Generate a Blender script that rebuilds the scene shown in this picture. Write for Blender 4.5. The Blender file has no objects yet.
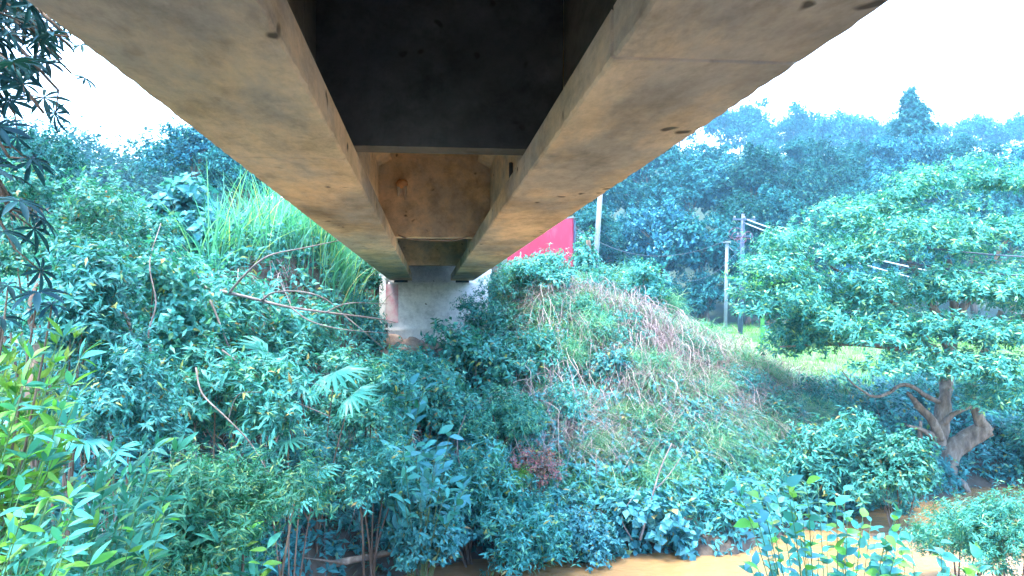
import bpy, math, random
import numpy as np
from mathutils import Vector, Matrix

RNG = np.random.default_rng(11)
random.seed(11)
S = bpy.context.scene
COL = S.collection
R = math.radians

# ------------------------------------------------------------------ camera, sky, sun, exposure
CAM = np.array([0.0, 0.0, 4.6])
FPX = 800.0                                   # focal length in pixels of a 1024 px wide frame
YAW, PITCH = math.atan(83 / FPX), math.atan(22.5 / FPX)
cam_d = bpy.data.cameras.new("camera")
cam_d.sensor_width = 36.0
cam_d.lens = 36.0 * FPX / 1024.0
cam_d.clip_start = 0.05
cam_d.clip_end = 3000.0
cam = bpy.data.objects.new("camera", cam_d)
COL.objects.link(cam)
cam.location = CAM
cam.rotation_euler = (R(90) + PITCH, 0.0, -YAW)
S.camera = cam

SUN_EL, SUN_AZ = 74.0, 225.0                  # azimuth clockwise from +Y (the bridge's far end)
world = bpy.data.worlds.new("World")
S.world = world
world.use_nodes = True
wn, wl = world.node_tree.nodes, world.node_tree.links
sky = wn.new("ShaderNodeTexSky")
sky.sky_type = 'NISHITA'
sky.sun_disc = False
sky.sun_elevation = R(SUN_EL)
sky.sun_rotation = R(SUN_AZ)
sky.air_density = 1.0
sky.dust_density = .8
sky.ozone_density = 1.0
bg = wn["Background"]
bg.inputs["Strength"].default_value = 0.15
wl.new(sky.outputs["Color"], bg.inputs["Color"])

sun_d = bpy.data.lights.new("sun", 'SUN')
sun_d.energy = 1.0
sun_d.angle = R(18.0)
sun_d.color = (1.0, 0.95, 0.86)
sun = bpy.data.objects.new("sun", sun_d)
COL.objects.link(sun)
sd = Vector((math.sin(R(SUN_AZ)) * math.cos(R(SUN_EL)), math.cos(R(SUN_AZ)) * math.cos(R(SUN_EL)), math.sin(R(SUN_EL))))
sun.rotation_euler = (-sd).to_track_quat('-Z', 'Y').to_euler()
sun.location = (20, -10, 60)

S.view_settings.view_transform = 'Standard'
S.view_settings.look = 'None'
S.view_settings.gamma = 1.0
S.view_settings.use_curve_mapping = False
S.view_settings.exposure = 4.12
S.cycles.max_bounces = 8
S.cycles.diffuse_bounces = 4
S.cycles.glossy_bounces = 2
S.cycles.transmission_bounces = 4
S.cycles.volume_bounces = 0
S.cycles.transparent_max_bounces = 6
S.cycles.volume_step_rate = 4.0
S.cycles.use_denoising = True
S.cycles.use_adaptive_sampling = True
S.cycles.adaptive_threshold = 0.02

# ------------------------------------------------------------------ helpers
def nrm(v):
    v = np.asarray(v, float)
    return v / np.maximum(np.linalg.norm(v, axis=-1, keepdims=True), 1e-9)

_f = np.array([math.sin(YAW) * math.cos(PITCH), math.cos(YAW) * math.cos(PITCH), math.sin(PITCH)])
_r = np.array([math.cos(YAW), -math.sin(YAW), 0.0])
_u = np.cross(_r, _f)

def P(px, py, Y):
    """the point of the place that is seen at photograph pixel px, py and stands Y metres along the bridge"""
    d = _f + _r * (px - 512) / FPX + _u * (288 - py) / FPX
    return CAM + d * (Y / d[1])

def tag(o, label=None, cat=None, group=None, kind=None):
    if label: o["label"] = label
    if cat: o["category"] = cat
    if group: o["group"] = group
    if kind: o["kind"] = kind
    return o

def link(name, data, parent=None, mat=None, loc=None):
    o = bpy.data.objects.new(name, data)
    COL.objects.link(o)
    if parent is not None: o.parent = parent
    if mat is not None and data is not None and len(data.materials) == 0: data.materials.append(mat)
    if loc is not None: o.location = loc
    return o

def empty(name, loc=(0, 0, 0), parent=None, rz=0.0):
    o = bpy.data.objects.new(name, None)
    COL.objects.link(o)
    o.location = loc
    o.rotation_euler = (0, 0, rz)
    o.empty_display_size = 0.2
    if parent is not None: o.parent = parent
    return o

def mesh_np(name, V, F, smooth=False):
    """V (n,3); F one array of faces (m,k) or a list of such arrays"""
    V = np.asarray(V, np.float32).reshape(-1, 3)
    Fs = F if isinstance(F, (list, tuple)) else [F]
    Fs = [np.asarray(f, np.int32) for f in Fs if len(f)]
    me = bpy.data.meshes.new(name)
    me.vertices.add(len(V))
    me.vertices.foreach_set("co", V.ravel())
    loops = np.concatenate([f.ravel() for f in Fs])
    tot = np.concatenate([np.full(len(f), f.shape[1], np.int32) for f in Fs])
    start = np.concatenate([[0], np.cumsum(tot)[:-1]]).astype(np.int32)
    me.loops.add(len(loops))
    me.loops.foreach_set("vertex_index", loops)
    me.polygons.add(len(tot))
    me.polygons.foreach_set("loop_start", start)
    me.polygons.foreach_set("loop_total", tot)
    me.polygons.foreach_set("use_smooth", np.full(len(tot), smooth, bool))
    me.update(calc_edges=True)
    return me

class MB:
    """collects shapes for ONE mesh"""
    def __init__(self): self.V, self.F, self.n = [], {}, 0
    def add(self, V, F):
        V = np.asarray(V, float).reshape(-1, 3)
        for f in (F if isinstance(F, (list, tuple)) else [F]):
            f = np.asarray(f, int)
            if len(f): self.F.setdefault(f.shape[1], []).append(f + self.n)
        self.V.append(V); self.n += len(V)
        return self
    def box(self, a, b, jit=0.0):
        x0, y0, z0 = a; x1, y1, z1 = b
        V = np.array([[x0,y0,z0],[x1,y0,z0],[x1,y1,z0],[x0,y1,z0],[x0,y0,z1],[x1,y0,z1],[x1,y1,z1],[x0,y1,z1]], float)
        if jit: V = V + RNG.normal(0, jit, V.shape)
        return self.add(V, np.array([[3,2,1,0],[4,5,6,7],[0,1,5,4],[1,2,6,5],[2,3,7,6],[3,0,4,7]]))
    def tube(self, pts, rad, sides=6, sm=0, cap=True):
        return self.add(*tube(pts, rad, sides, sm, cap))
    def mesh(self, name, smooth=False):
        return mesh_np(name, np.concatenate(self.V), [np.concatenate(f) for f in self.F.values()], smooth)

def spline(pts, rad, k):
    """Catmull-Rom resample, k points per span"""
    p = np.asarray(pts, float); r = np.broadcast_to(np.asarray(rad, float), (len(p),)).copy()
    if k <= 1 or len(p) < 3: return p, r
    q = np.vstack([2*p[0]-p[1], p, 2*p[-1]-p[-2]])
    out, ro = [], []
    for i in range(len(p)-1):
        for t in np.arange(k)/k:
            a, b, c, d = q[i], q[i+1], q[i+2], q[i+3]
            out.append(.5*((2*b)+(-a+c)*t+(2*a-5*b+4*c-d)*t*t+(-a+3*b-3*c+d)*t**3))
            ro.append(r[i]*(1-t)+r[i+1]*t)
    out.append(p[-1]); ro.append(r[-1])
    return np.array(out), np.array(ro)

def tube(pts, rad, sides=6, sm=0, cap=True):
    p, r = spline(pts, rad, sm) if sm else (np.asarray(pts, float), np.broadcast_to(np.asarray(rad, float), (len(pts),)))
    n = len(p)
    t = nrm(np.gradient(p, axis=0))
    ref = np.array([0.31, 0.12, 0.94]) if abs(t[0][2]) < .9 else np.array([0.95, 0.2, 0.1])
    a = nrm(np.cross(t, ref)); b = np.cross(t, a)
    ang = np.arange(sides) * 2 * math.pi / sides
    V = (p[:, None] + r[:, None, None] * (np.cos(ang)[None, :, None] * a[:, None] + np.sin(ang)[None, :, None] * b[:, None])).reshape(-1, 3)
    i = np.arange(n-1)[:, None] * sides; j = np.arange(sides)[None]; j2 = (j+1) % sides
    F = [np.stack([i+j, i+j2, i+sides+j2, i+sides+j], -1).reshape(-1, 4)]
    if cap: F.append(np.array([np.arange(sides)[::-1], (n-1)*sides+np.arange(sides)]))
    return V, F

def wob(a, b, n, amp):
    """a wandering line from a to b"""
    a, b = np.asarray(a, float), np.asarray(b, float)
    t = np.linspace(0, 1, n)[:, None]
    j = RNG.normal(0, amp, (n, 3)) * np.sin(t * math.pi)
    return a + (b-a)*t + j

# ------------------------------------------------------------------ materials
def mat(name):
    m = bpy.data.materials.new(name)
    m.use_nodes = True
    return m, m.node_tree.nodes, m.node_tree.links, m.node_tree.nodes["Principled BSDF"]

def noise(n, l, vec, scale, detail=4.0, rough=.55):
    t = n.new("ShaderNodeTexNoise")
    t.inputs["Scale"].default_value = scale; t.inputs["Detail"].default_value = detail; t.inputs["Roughness"].default_value = rough
    if vec is not None: l.new(vec, t.inputs["Vector"])
    return t.outputs["Fac"]

def ramp(n, l, fac, stops):
    r = n.new("ShaderNodeValToRGB"); e = r.color_ramp.elements
    e[0].position, e[0].color = stops[0][0], (*stops[0][1], 1)
    e[1].position, e[1].color = stops[-1][0], (*stops[-1][1], 1)
    for p, c in stops[1:-1]:
        x = e.new(p); x.color = (*c, 1)
    l.new(fac, r.inputs["Fac"])
    return r.outputs["Color"]

def mix(n, l, fac, a, b, mode='MIX'):
    m = n.new("ShaderNodeMix"); m.data_type = 'RGBA'; m.blend_type = mode
    for s, v in ((m.inputs[0], fac), (m.inputs[6], a), (m.inputs[7], b)):
        if hasattr(v, "is_output"): l.new(v, s)
        elif isinstance(v, (int, float)): s.default_value = v
        else: s.default_value = (*v, 1)
    return m.outputs[2]

def math_(n, l, op, a, b=0.0):
    m = n.new("ShaderNodeMath"); m.operation = op
    for s, v in ((m.inputs[0], a), (m.inputs[1], b)):
        if hasattr(v, "is_output"): l.new(v, s)
        else: s.default_value = v
    return m.outputs[0]

def mapping(n, l, vec, scale, loc=(0, 0, 0)):
    m = n.new("ShaderNodeMapping"); m.inputs["Scale"].default_value = scale; m.inputs["Location"].default_value = loc
    l.new(vec, m.inputs["Vector"])
    return m.outputs["Vector"]

def bump(n, l, h, strength, dist, bsdf):
    b = n.new("ShaderNodeBump"); b.inputs["Strength"].default_value = strength; b.inputs["Distance"].default_value = dist
    l.new(h, b.inputs["Height"]); l.new(b.outputs["Normal"], bsdf.inputs["Normal"])

def leaf_mat(name, stops, rough=.45, trans=.28, spec=.2, obvar=.3):
    """each leaf takes its own shade; each plant shifts a little too; thin leaves let some light through"""
    m, n, l, b = mat(name)
    g = n.new("ShaderNodeNewGeometry")
    oi = n.new("ShaderNodeObjectInfo")
    c = ramp(n, l, g.outputs["Random Per Island"], stops)
    hs = n.new("ShaderNodeHueSaturation")
    l.new(math_(n, l, 'ADD', math_(n, l, 'MULTIPLY', oi.outputs["Random"], obvar * 1.6), 1 - obvar * .8), hs.inputs["Value"])
    l.new(math_(n, l, 'ADD', math_(n, l, 'MULTIPLY', oi.outputs["Random"], obvar * .14), .5 - obvar * .07), hs.inputs["Hue"])
    l.new(c, hs.inputs["Color"])
    l.new(hs.outputs["Color"], b.inputs["Base Color"])
    b.inputs["Roughness"].default_value = rough
    b.inputs["Specular IOR Level"].default_value = spec
    if trans > 0:
        tr = n.new("ShaderNodeBsdfTranslucent")
        l.new(mix(n, l, 1.0, hs.outputs["Color"], (1.15, 1.3, .6), 'MULTIPLY'), tr.inputs["Color"])
        ms = n.new("ShaderNodeMixShader"); ms.inputs[0].default_value = trans
        l.new(b.outputs[0], ms.inputs[1]); l.new(tr.outputs[0], ms.inputs[2])
        l.new(ms.outputs[0], n["Material Output"].inputs["Surface"])
    return m

def concrete(name, dark, mid, light, stain=.5):
    """weathered board-marked concrete: grey and tan patches, transverse scuffs, damp stains, bug holes"""
    m, n, l, b = mat(name)
    g = n.new("ShaderNodeNewGeometry").outputs["Position"]
    gm = sum(mid)/3
    c = ramp(n, l, noise(n, l, mapping(n, l, g, (1, .4, 1)), .8, 7, .6), [(.30, dark), (.46, mid), (.66, light)])
    # greyer patches
    pat = ramp(n, l, noise(n, l, mapping(n, l, g, (.9, .28, .9), (2.2, 0, 0)), 1.0, 9, .7), [(.42, (0, 0, 0)), (.56, (1, 1, 1))])
    c = mix(n, l, math_(n, l, 'MULTIPLY', pat, min(1, stain*1.3)), c, (gm*.74, gm*.73, gm*.69))
    # pale scuffs across the beam
    scuff = noise(n, l, mapping(n, l, g, (.9, .9, 1.6)), 1.5, 8, .65)
    c = mix(n, l, math_(n, l, 'MULTIPLY', ramp(n, l, scuff, [(.48, (0, 0, 0)), (.70, (1, 1, 1))]), .28), c, light)
    mott = ramp(n, l, noise(n, l, mapping(n, l, g, (1, .38, 1), (4, 1, 6)), 3.2, 10, .72), [(.32, (.58, .6, .6)), (.48, (1, 1, 1)), (.66, (1.18, 1.17, 1.13))])
    c = mix(n, l, .8, c, mix(n, l, 1.0, c, mott, 'MULTIPLY'))
    # damp dark mottling, broad and fine
    damp = ramp(n, l, noise(n, l, mapping(n, l, g, (.9, .45, 1.2), (7, 3, 1)), 1.3, 10, .7), [(.50, (0, 0, 0)), (.68, (1, 1, 1))])
    c = mix(n, l, math_(n, l, 'MULTIPLY', damp, stain*.8), c, tuple(x*.6 for x in dark))
    speck = ramp(n, l, noise(n, l, mapping(n, l, g, (1, .5, 1), (1, 5, 9)), 11, 8, .75), [(.30, (.55, .55, .55)), (.5, (.98, .98, .98)), (.72, (1.25, 1.25, 1.23))])
    c = mix(n, l, .45, c, mix(n, l, 1.0, c, speck, 'MULTIPLY'))
    # bug holes: groups of small pits
    vo = n.new("ShaderNodeTexVoronoi"); vo.inputs["Scale"].default_value = 6.0
    wv = n.new("ShaderNodeTexNoise"); wv.inputs["Scale"].default_value = 4.0; l.new(g, wv.inputs["Vector"])
    l.new(mapping(n, l, mix(n, l, .18, g, wv.outputs["Color"]), (1, .6, 1)), vo.inputs["Vector"])
    pit = ramp(n, l, vo.outputs["Distance"], [(.10, (1, 1, 1)), (.19, (0, 0, 0))])
    sel = ramp(n, l, noise(n, l, g, 1.1, 2), [(.52, (0, 0, 0)), (.57, (1, 1, 1))])
    pits = math_(n, l, 'MULTIPLY', pit, sel)
    c = mix(n, l, math_(n, l, 'MULTIPLY', pits, .85), c, (.04, .034, .027))
    fine = noise(n, l, g, 30, 6, .75)
    l.new(c, b.inputs["Base Color"])
    b.inputs["Roughness"].default_value = .92
    b.inputs["Specular IOR Level"].default_value = .15
    h = math_(n, l, 'SUBTRACT', math_(n, l, 'ADD', math_(n, l, 'MULTIPLY', fine, .5), scuff), math_(n, l, 'MULTIPLY', pits, 1.5))
    bump(n, l, h, .35, .015, b)
    return m

def plain(name, stops, scale=3.0, rough=.8, bs=.3, bd=.02, spec=.3, stretch=(1, 1, 1), coord="Object"):
    m, n, l, b = mat(name)
    g = mapping(n, l, n.new("ShaderNodeTexCoord").outputs[coord], stretch)
    f = noise(n, l, g, scale, 6, .65)
    l.new(ramp(n, l, f, stops), b.inputs["Base Color"])
    b.inputs["Roughness"].default_value = rough
    b.inputs["Specular IOR Level"].default_value = spec
    if bs: bump(n, l, f, bs, bd, b)
    return m

M = {}
M["concrete"] = concrete("weathered_concrete", (.23, .18, .12), (.58, .42, .255), (.74, .56, .37), .55)
M["shade_dark"] = concrete("shade_darkened_concrete", (.05, .048, .043), (.085, .082, .073), (.13, .125, .11), .5)  # concrete with the near bay's shade put into its colour
M["pier"] = concrete("pier_concrete", (.5, .49, .48), (.72, .72, .72), (.8, .8, .8), .15)
M["bark"] = plain("bark", [(.3, (.05, .035, .028)), (.5, (.11, .08, .06)), (.7, (.2, .155, .12))], 5, .9, .8, .04, .2, (1, 1, .25))
M["pale_bark"] = plain("pale_bark", [(.3, (.07, .055, .045)), (.5, (.16, .13, .105)), (.7, (.30, .26, .22))], 6, .9, .9, .05, .2, (1, 1, .3))
M["deadwood"] = plain("deadwood", [(.3, (.07, .06, .055)), (.5, (.14, .12, .11)), (.7, (.24, .22, .21))], 6, .9, .5, .02)
M["rock"] = plain("rubble", [(.3, (.13, .09, .07)), (.5, (.28, .2, .16)), (.7, (.42, .34, .28))], 3, .95, .9, .06)
M["steel"] = plain("galvanised_steel", [(.3, (.03, .05, .09)), (.7, (.055, .08, .12))], 4, .5, .1, .01)
M["polewhite"] = plain("pale_pole", [(.3, (.10, .125, .135)), (.7, (.15, .175, .185))], 4, .7, .1, .01)
M["wire"] = plain("cable", [(.3, (.03, .04, .06)), (.7, (.06, .08, .1))], 4, .6, 0)
M["wirepale"] = plain("pale_cable", [(.3, (.16, .2, .22)), (.7, (.24, .28, .3))], 4, .6, 0)
M["redwire"] = plain("red_cable", [(.3, (.12, .04, .07)), (.7, (.18, .07, .11))], 4, .6, 0)
M["red"] = plain("red_paint", [(.25, (.20, .012, .03)), (.55, (.29, .018, .048)), (.8, (.32, .07, .09))], 1.6, .7, .15, .01, .3, (1, 1, .5))
M["fadedred"] = plain("faded_red_paint", [(.36, (.56, .54, .52)), (.52, (.52, .36, .37)), (.66, (.48, .12, .18))], 1.3, .8, .2, .01)
M["soil"] = None

L = {}
# dark / mid / light leaf shades: blue-green tropical foliage
L["teal"] = leaf_mat("leaf_teal", [(0, (.016, .11, .10)), (.45, (.033, .205, .185)), (.82, (.07, .31, .28)), (.95, (.15, .37, .2)), (.975, (.20, .26, .07)), (1, (.22, .15, .07))])
L["deep"] = leaf_mat("leaf_deep", [(0, (.013, .09, .094)), (.5, (.027, .17, .17)), (.95, (.055, .26, .25)), (.975, (.18, .26, .07)), (1, (.22, .15, .07))])
L["fresh"] = leaf_mat("leaf_fresh", [(0, (.04, .19, .06)), (.5, (.10, .31, .06)), (.85, (.17, .36, .06)), (1, (.28, .40, .07))], trans=.32)
L["bluish"] = leaf_mat("leaf_bluish", [(0, (.014, .11, .13)), (.5, (.035, .19, .22)), (.95, (.09, .30, .32)), (.975, (.20, .26, .07)), (1, (.22, .15, .07))])
L["tree"] = leaf_mat("leaf_tree", [(0, (.016, .12, .095)), (.5, (.035, .20, .16)), (.85, (.07, .28, .20)), (1, (.22, .36, .13))], trans=.3, spec=.12)
L["canopy"] = leaf_mat("leaf_canopy", [(0, (.016, .12, .11)), (.5, (.036, .205, .18)), (.8, (.075, .30, .245)), (1, (.26, .40, .14))], trans=.32, spec=.12)
L["forest"] = leaf_mat("leaf_forest", [(0, (.004, .05, .062)), (.5, (.010, .095, .11)), (.9, (.026, .16, .16)), (1, (.10, .2, .13))], .7, .2, .08, .6)
L["palm"] = leaf_mat("leaf_palm", [(0, (.03, .2, .19)), (1, (.06, .28, .27))], .4, .3)
L["banana"] = leaf_mat("leaf_banana", [(0, (.06, .24, .06)), (1, (.14, .36, .08))], .4, .4)
L["red"] = leaf_mat("leaf_red", [(0, (.05, .12, .11)), (.35, (.12, .07, .08)), (.7, (.22, .06, .08)), (1, (.26, .16, .11))], .5, .3)
L["grass"] = leaf_mat("blade_grass", [(0, (.03, .16, .11)), (.5, (.065, .26, .16)), (.85, (.13, .34, .15)), (1, (.34, .40, .22))], .6, .3)
L["cane"] = leaf_mat("blade_cane", [(0, (.03, .15, .11)), (.5, (.06, .25, .17)), (.85, (.11, .33, .17)), (.93, (.2, .36, .14)), (1, (.36, .32, .18))], .55, .4)
L["field"] = leaf_mat("blade_field", [(0, (.035, .12, .03)), (.6, (.075, .185, .032)), (1, (.14, .22, .045))], .7, .3)
L["straw"] = leaf_mat("dry_stem", [(0, (.13, .09, .10)), (.5, (.28, .215, .215)), (1, (.44, .37, .32))], .8, .1)
L["shoot"] = leaf_mat("green_shoot", [(0, (.05, .12, .05)), (1, (.10, .17, .07))], .7, 0)
M["shoot"] = L["shoot"]

# ground: soil on the steep banks, short grass on the flat
m, n, l, b = mat("ground")
g = n.new("ShaderNodeNewGeometry")
pos = g.outputs["Position"]
f = noise(n, l, pos, 1.4, 8, .65)
soil = ramp(n, l, f, [(.3, (.03, .025, .021)), (.5, (.055, .044, .034)), (.7, (.09, .072, .055))])
grs = ramp(n, l, noise(n, l, pos, .8, 8, .7), [(.3, (.035, .095, .025)), (.5, (.065, .14, .03)), (.75, (.11, .18, .042))])
sx = n.new("ShaderNodeSeparateXYZ"); l.new(pos, sx.inputs[0])
far = ramp(n, l, math_(n, l, 'MULTIPLY', math_(n, l, 'ADD', sx.outputs["Y"], math_(n, l, 'MULTIPLY', f, 6.0)), .01), [(.23, (0, 0, 0)), (.27, (1, 1, 1))])
sn = n.new("ShaderNodeSeparateXYZ"); l.new(g.outputs["Normal"], sn.inputs[0])
flat = ramp(n, l, sn.outputs["Z"], [(.82, (0, 0, 0)), (.93, (1, 1, 1))])
gcol = mix(n, l, math_(n, l, 'MULTIPLY', far, flat), soil, grs)
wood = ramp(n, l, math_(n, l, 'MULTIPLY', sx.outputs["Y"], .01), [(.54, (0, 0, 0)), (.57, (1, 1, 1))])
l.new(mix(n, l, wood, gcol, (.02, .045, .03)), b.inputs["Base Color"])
b.inputs["Roughness"].default_value = .95
bump(n, l, f, .8, .08, b)
M["soil"] = m

m, n, l, b = mat("muddy_water")
pos = n.new("ShaderNodeNewGeometry").outputs["Position"]
f = noise(n, l, pos, .35, 4)
l.new(ramp(n, l, f, [(.3, (.215, .125, .05)), (.7, (.255, .155, .07))]), b.inputs["Base Color"])
b.inputs["Roughness"].default_value = .22
b.inputs["IOR"].default_value = 1.33
b.inputs["Specular IOR Level"].default_value = .4
bump(n, l, noise(n, l, mapping(n, l, pos, (1, 1.6, 1)), 2.6, 4), .35, .08, b)
M["water"] = m

# ------------------------------------------------------------------ ground and river
def sst(t):
    t = np.clip(t, 0, 1); return t*t*(3-2*t)

def lump(x, y, s, ph=0.0):
    return (np.sin(x*s*1.0+1.3+ph)*np.cos(y*s*1.17-.7+ph) + .5*np.sin(x*s*2.3+y*s*1.9+ph*2) + .25*np.cos(x*s*4.7-y*s*4.1+ph))/1.75

def shore(x):
    return 14.2 + np.where(x > 0, .22*x, -np.clip(-x-1.2, 0, 4.2)*1.6) + np.clip(x-8, 0, 6)*.42 + .4*np.sin(x*.7+1) + .25*np.sin(x*1.9)

def near_shore(x):
    return 5.6 + .5*np.sin(x*.6) + .06*np.maximum(x, 0)

def H(x, y):
    x, y = np.asarray(x, float), np.asarray(y, float)
    field = 2.0 + np.clip(y-20, 0, 42)*.04 + sst((y-58)/60)*24 + sst((y-112)/80)*16 + lump(x, y, .11)*.25
    leftp = 4.5 + np.clip(y-24, 0, 40)*.03 + sst((y-60)/70)*16 + lump(x, y, .2)*.3
    ridge = np.interp(x, [-9, -5, -2.2, 2.0, 2.6, 4.6, 7.0, 9.0, 10.6, 13.0], [0, .1, 1, .95, .68, .56, .36, .16, .0, 0])
    plat = np.where(x < 0, leftp, field)
    top = np.maximum(plat, plat + (7.0-plat)*ridge * sst((95-y)/30))
    Ls = np.interp(x, [-12, -4, 0, 4, 8, 11, 16], [10, 10, 11.5, 11.0, 7.5, 4.5, 3.5])
    s = (y - shore(x))/Ls
    fb = np.where(s > 0, np.clip(s*1.25+.06, 0, 1)**.92, 0)
    fb = np.where(s > 0, sst(np.clip(fb, 0, 1))*.45 + np.clip(fb, 0, 1)*.55, 0)
    zf = np.where(s > 0, fb*top + (lump(x, y, .9)*.22 + lump(x, y, 1.9, 3.0)*.2)*np.clip(s*4, 0, 1), np.maximum(-1.2, s*5))
    w_ = np.where(y < 27.3, sst((3.4-np.abs(x-.1))/2.2), 0)
    zf = zf*(1-w_) + np.minimum(zf, 2.55+(y-24)*.12)*w_
    nb = near_shore(x) - y
    nl = np.interp(x, [-6, -2, 3, 8], [3.0, 2.9, 2.9, 2.0])
    zn = np.where(nb > 0, nl*sst(nb/4.0+.05) + lump(x, y, 1.1)*.08, np.maximum(-1.2, nb*.8))
    mid = (y > (shore(x)+near_shore(x))*.5)
    return np.where(mid, zf, zn)

def axis(segs):
    out = []
    for a, b_, st in segs: out.append(np.arange(a, b_, st))
    return np.unique(np.round(np.concatenate(out + [[segs[-1][1]]]), 4))

gx = axis([(-600, -100, 50), (-100, -30, 5), (-30, -14, 1), (-14, 20, .3), (20, 40, 1), (40, 120, 5), (120, 900, 50)])
gy = axis([(-200, -20, 20), (-20, -4, 1), (-4, 32, .3), (32, 70, 1), (70, 150, 4), (150, 1200, 50)])
XX, YY = np.meshgrid(gx, gy)
ZZ = H(XX, YY)
nx, ny = len(gx), len(gy)
i = (np.arange(ny-1)[:, None]*nx + np.arange(nx-1)[None]).ravel()
ground = link("ground", mesh_np("ground", np.stack([XX, YY, ZZ], -1), np.stack([i, i+1, i+nx+1, i+nx], -1), True), None, M["soil"])
tag(ground, "earth banks and grassy flat on both sides of the muddy river", "ground", kind="structure")

wx, wy = np.meshgrid(np.linspace(-90, 110, 41), np.linspace(-4.5, 33, 16))
i = (np.arange(15)[:, None]*41 + np.arange(40)[None]).ravel()
water = link("river_water", mesh_np("river_water", np.stack([wx, wy, wx*0], -1), np.stack([i, i+1, i+42, i+41], -1), True), None, M["water"])
tag(water, "orange-brown muddy river passing under the bridge", "river", kind="structure")

# ------------------------------------------------------------------ the bridge
SOF = 5.6                                     # underside of the girders
Y0, Y1 = -4.2, 26.9
GIRD = [(-1.30, -.55), (.72, 1.49)]

def girder_profile(x0, x1, ins=0.0):
    c = (x0+x1)/2; w = (x1-x0)/2 - ins; wb = .10 - ins; tf = .31 - ins
    half = [(w-.012, ins), (w, .012+ins), (w, .20-ins), (wb, .36-ins), (wb, 1.36+ins), (tf, 1.48+ins), (tf, 1.72-ins)]
    return [(c+a, SOF+z) for a, z in half] + [(c-a, SOF+z) for a, z in half[::-1]]

bridge = empty("concrete_bridge", (0, 0, 0))
tag(bridge, "weathered concrete girder bridge overhead with two long beams spanning the river", "bridge")

def extrude(profile_rings, ys):
    k = len(profile_rings[0])
    V = np.array([[x, y, z] for pr, y in zip(profile_rings, ys) for x, z in pr])
    F = []
    for r_ in range(len(ys)-1):
        for j in range(k):
            F.append([r_*k+j, r_*k+(j+1) % k, (r_+1)*k+(j+1) % k, (r_+1)*k+j])
    return V, [np.array(F), np.array([list(range(k))[::-1], [(len(ys)-1)*k+j for j in range(k)]])]

for gi, (x0, x1) in enumerate(GIRD):
    gd = empty("girder", (0, 0, 0), bridge)
    cuts = [Y0, .2, 5.35, 11.2, 16.6, 21.9, Y1] if gi == 0 else [Y0, -1.2, 3.08, 8.6, 14.2, 20.0, Y1]
    for a, b_ in zip(cuts[:-1], cuts[1:]):
        a2, b2 = a+.004, b_-.004
        full, ins = girder_profile(x0, x1), girder_profile(x0, x1, .014)
        ysm = list(np.arange(a2+.012, b2-.05, .07)) + [b2-.012]
        rings = [ins]
        for _ in ysm:                       # slightly uneven arrises
            j = np.zeros((len(full), 2)); j[[0, 1, -2, -1]] = RNG.normal(0, .0028, (4, 2))
            rings.append([(p[0]+d[0], p[1]+d[1]*.5) for p, d in zip(full, j)])
        rings.append(ins)
        V, F = extrude(rings, [a2] + ysm + [b2])
        me = mesh_np("girder_segment", V, F)
        me.materials.append(M["concrete"]); me.materials.append(M["shade_dark"])
        for p_ in me.polygons:               # webs of the bay nearest the bank: shade put in as dark concrete
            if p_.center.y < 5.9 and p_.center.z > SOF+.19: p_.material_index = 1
        link("girder_segment", me, gd)

xa, xb = GIRD[0][1], GIRD[1][0]               # clear gap between the bottom flanges
for yd in (5.9, 13.2, 21.4):
    e = .004
    prof = [(xa-e, SOF+.205), (xb+e, SOF+.205), (xb+.275, SOF+.365), (xb+.28, SOF+1.36), (xb+.07, SOF+1.48), (xb+.07, SOF+1.70),
            (xa-.07, SOF+1.70), (xa-.07, SOF+1.48), (xa-.28, SOF+1.36), (xa-.275, SOF+.365)]
    V, F = extrude([prof, prof], [yd, yd+.25])
    d = link("diaphragm", mesh_np("diaphragm", V, F), bridge, M["shade_dark" if yd < 6 else "concrete"])  # nearest cross beam carries its shade as a darker colour
    if yd < 6: tag(d, "cross beam with shade darkened into its concrete colour")
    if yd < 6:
        d.data.materials.append(M["concrete"])  # underside, lit from below, painted in the lighter concrete
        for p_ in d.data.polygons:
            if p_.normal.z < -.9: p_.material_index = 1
link("deck_slab", MB().box((-1.55, Y0-6, SOF+1.721), (1.75, Y1+1.2, SOF+1.95)).mesh("deck_slab"), bridge, M["concrete"])
for xk in (-1.55, 1.53):
    link("kerb", MB().box((xk+.01, Y0-6+.01, SOF+1.951), (xk+.21, Y1+1.19, SOF+2.17)).mesh("kerb"), bridge, M["concrete"])
for gi, (x0, x1) in enumerate(GIRD):
    c = (x0+x1)/2
    link("bearing_pad", MB().box((c-.22, 26.55, SOF-.075), (c+.22, 26.85, SOF-.002)).mesh("bearing_pad"), bridge, M["wire"])

pier = empty("bridge_abutment", (.2, 26.5, 2.6))
tag(pier, "pale concrete abutment carrying the far ends of the girders", "abutment")
pb = MB().box((-1.34, 26.42, 2.2), (1.95, 27.9, SOF-.08)).mesh("abutment_wall")
pw = link("abutment_wall", pb, None, M["pier"]); pw.parent = pier; pw.location = (-.2, -26.5, -2.6)
bv = pw.modifiers.new("bevel", 'BEVEL'); bv.width = .015
bw = link("back_wall", MB().box((-1.9, 27.05, SOF-.078), (2.1, 27.6, SOF+1.718)).mesh("back_wall"), pier, M["pier"], (-.2, -26.5, -2.6))
pp = link("painted_edge", MB().box((-1.40, 26.36, 4.2), (-1.0, 26.415, SOF-.14)).mesh("painted_edge"), pier, M["fadedred"], (-.2, -26.5, -2.6))
tag(pp, "strip of peeling pink-red paint on the abutment edge")
wg = link("wing_wall", MB().box((-1.62, 26.55, 3.2), (-1.42, 29.5, SOF+.55)).mesh("wing_wall"), pier, M["pier"], (-.2, -26.5, -2.6))
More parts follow.
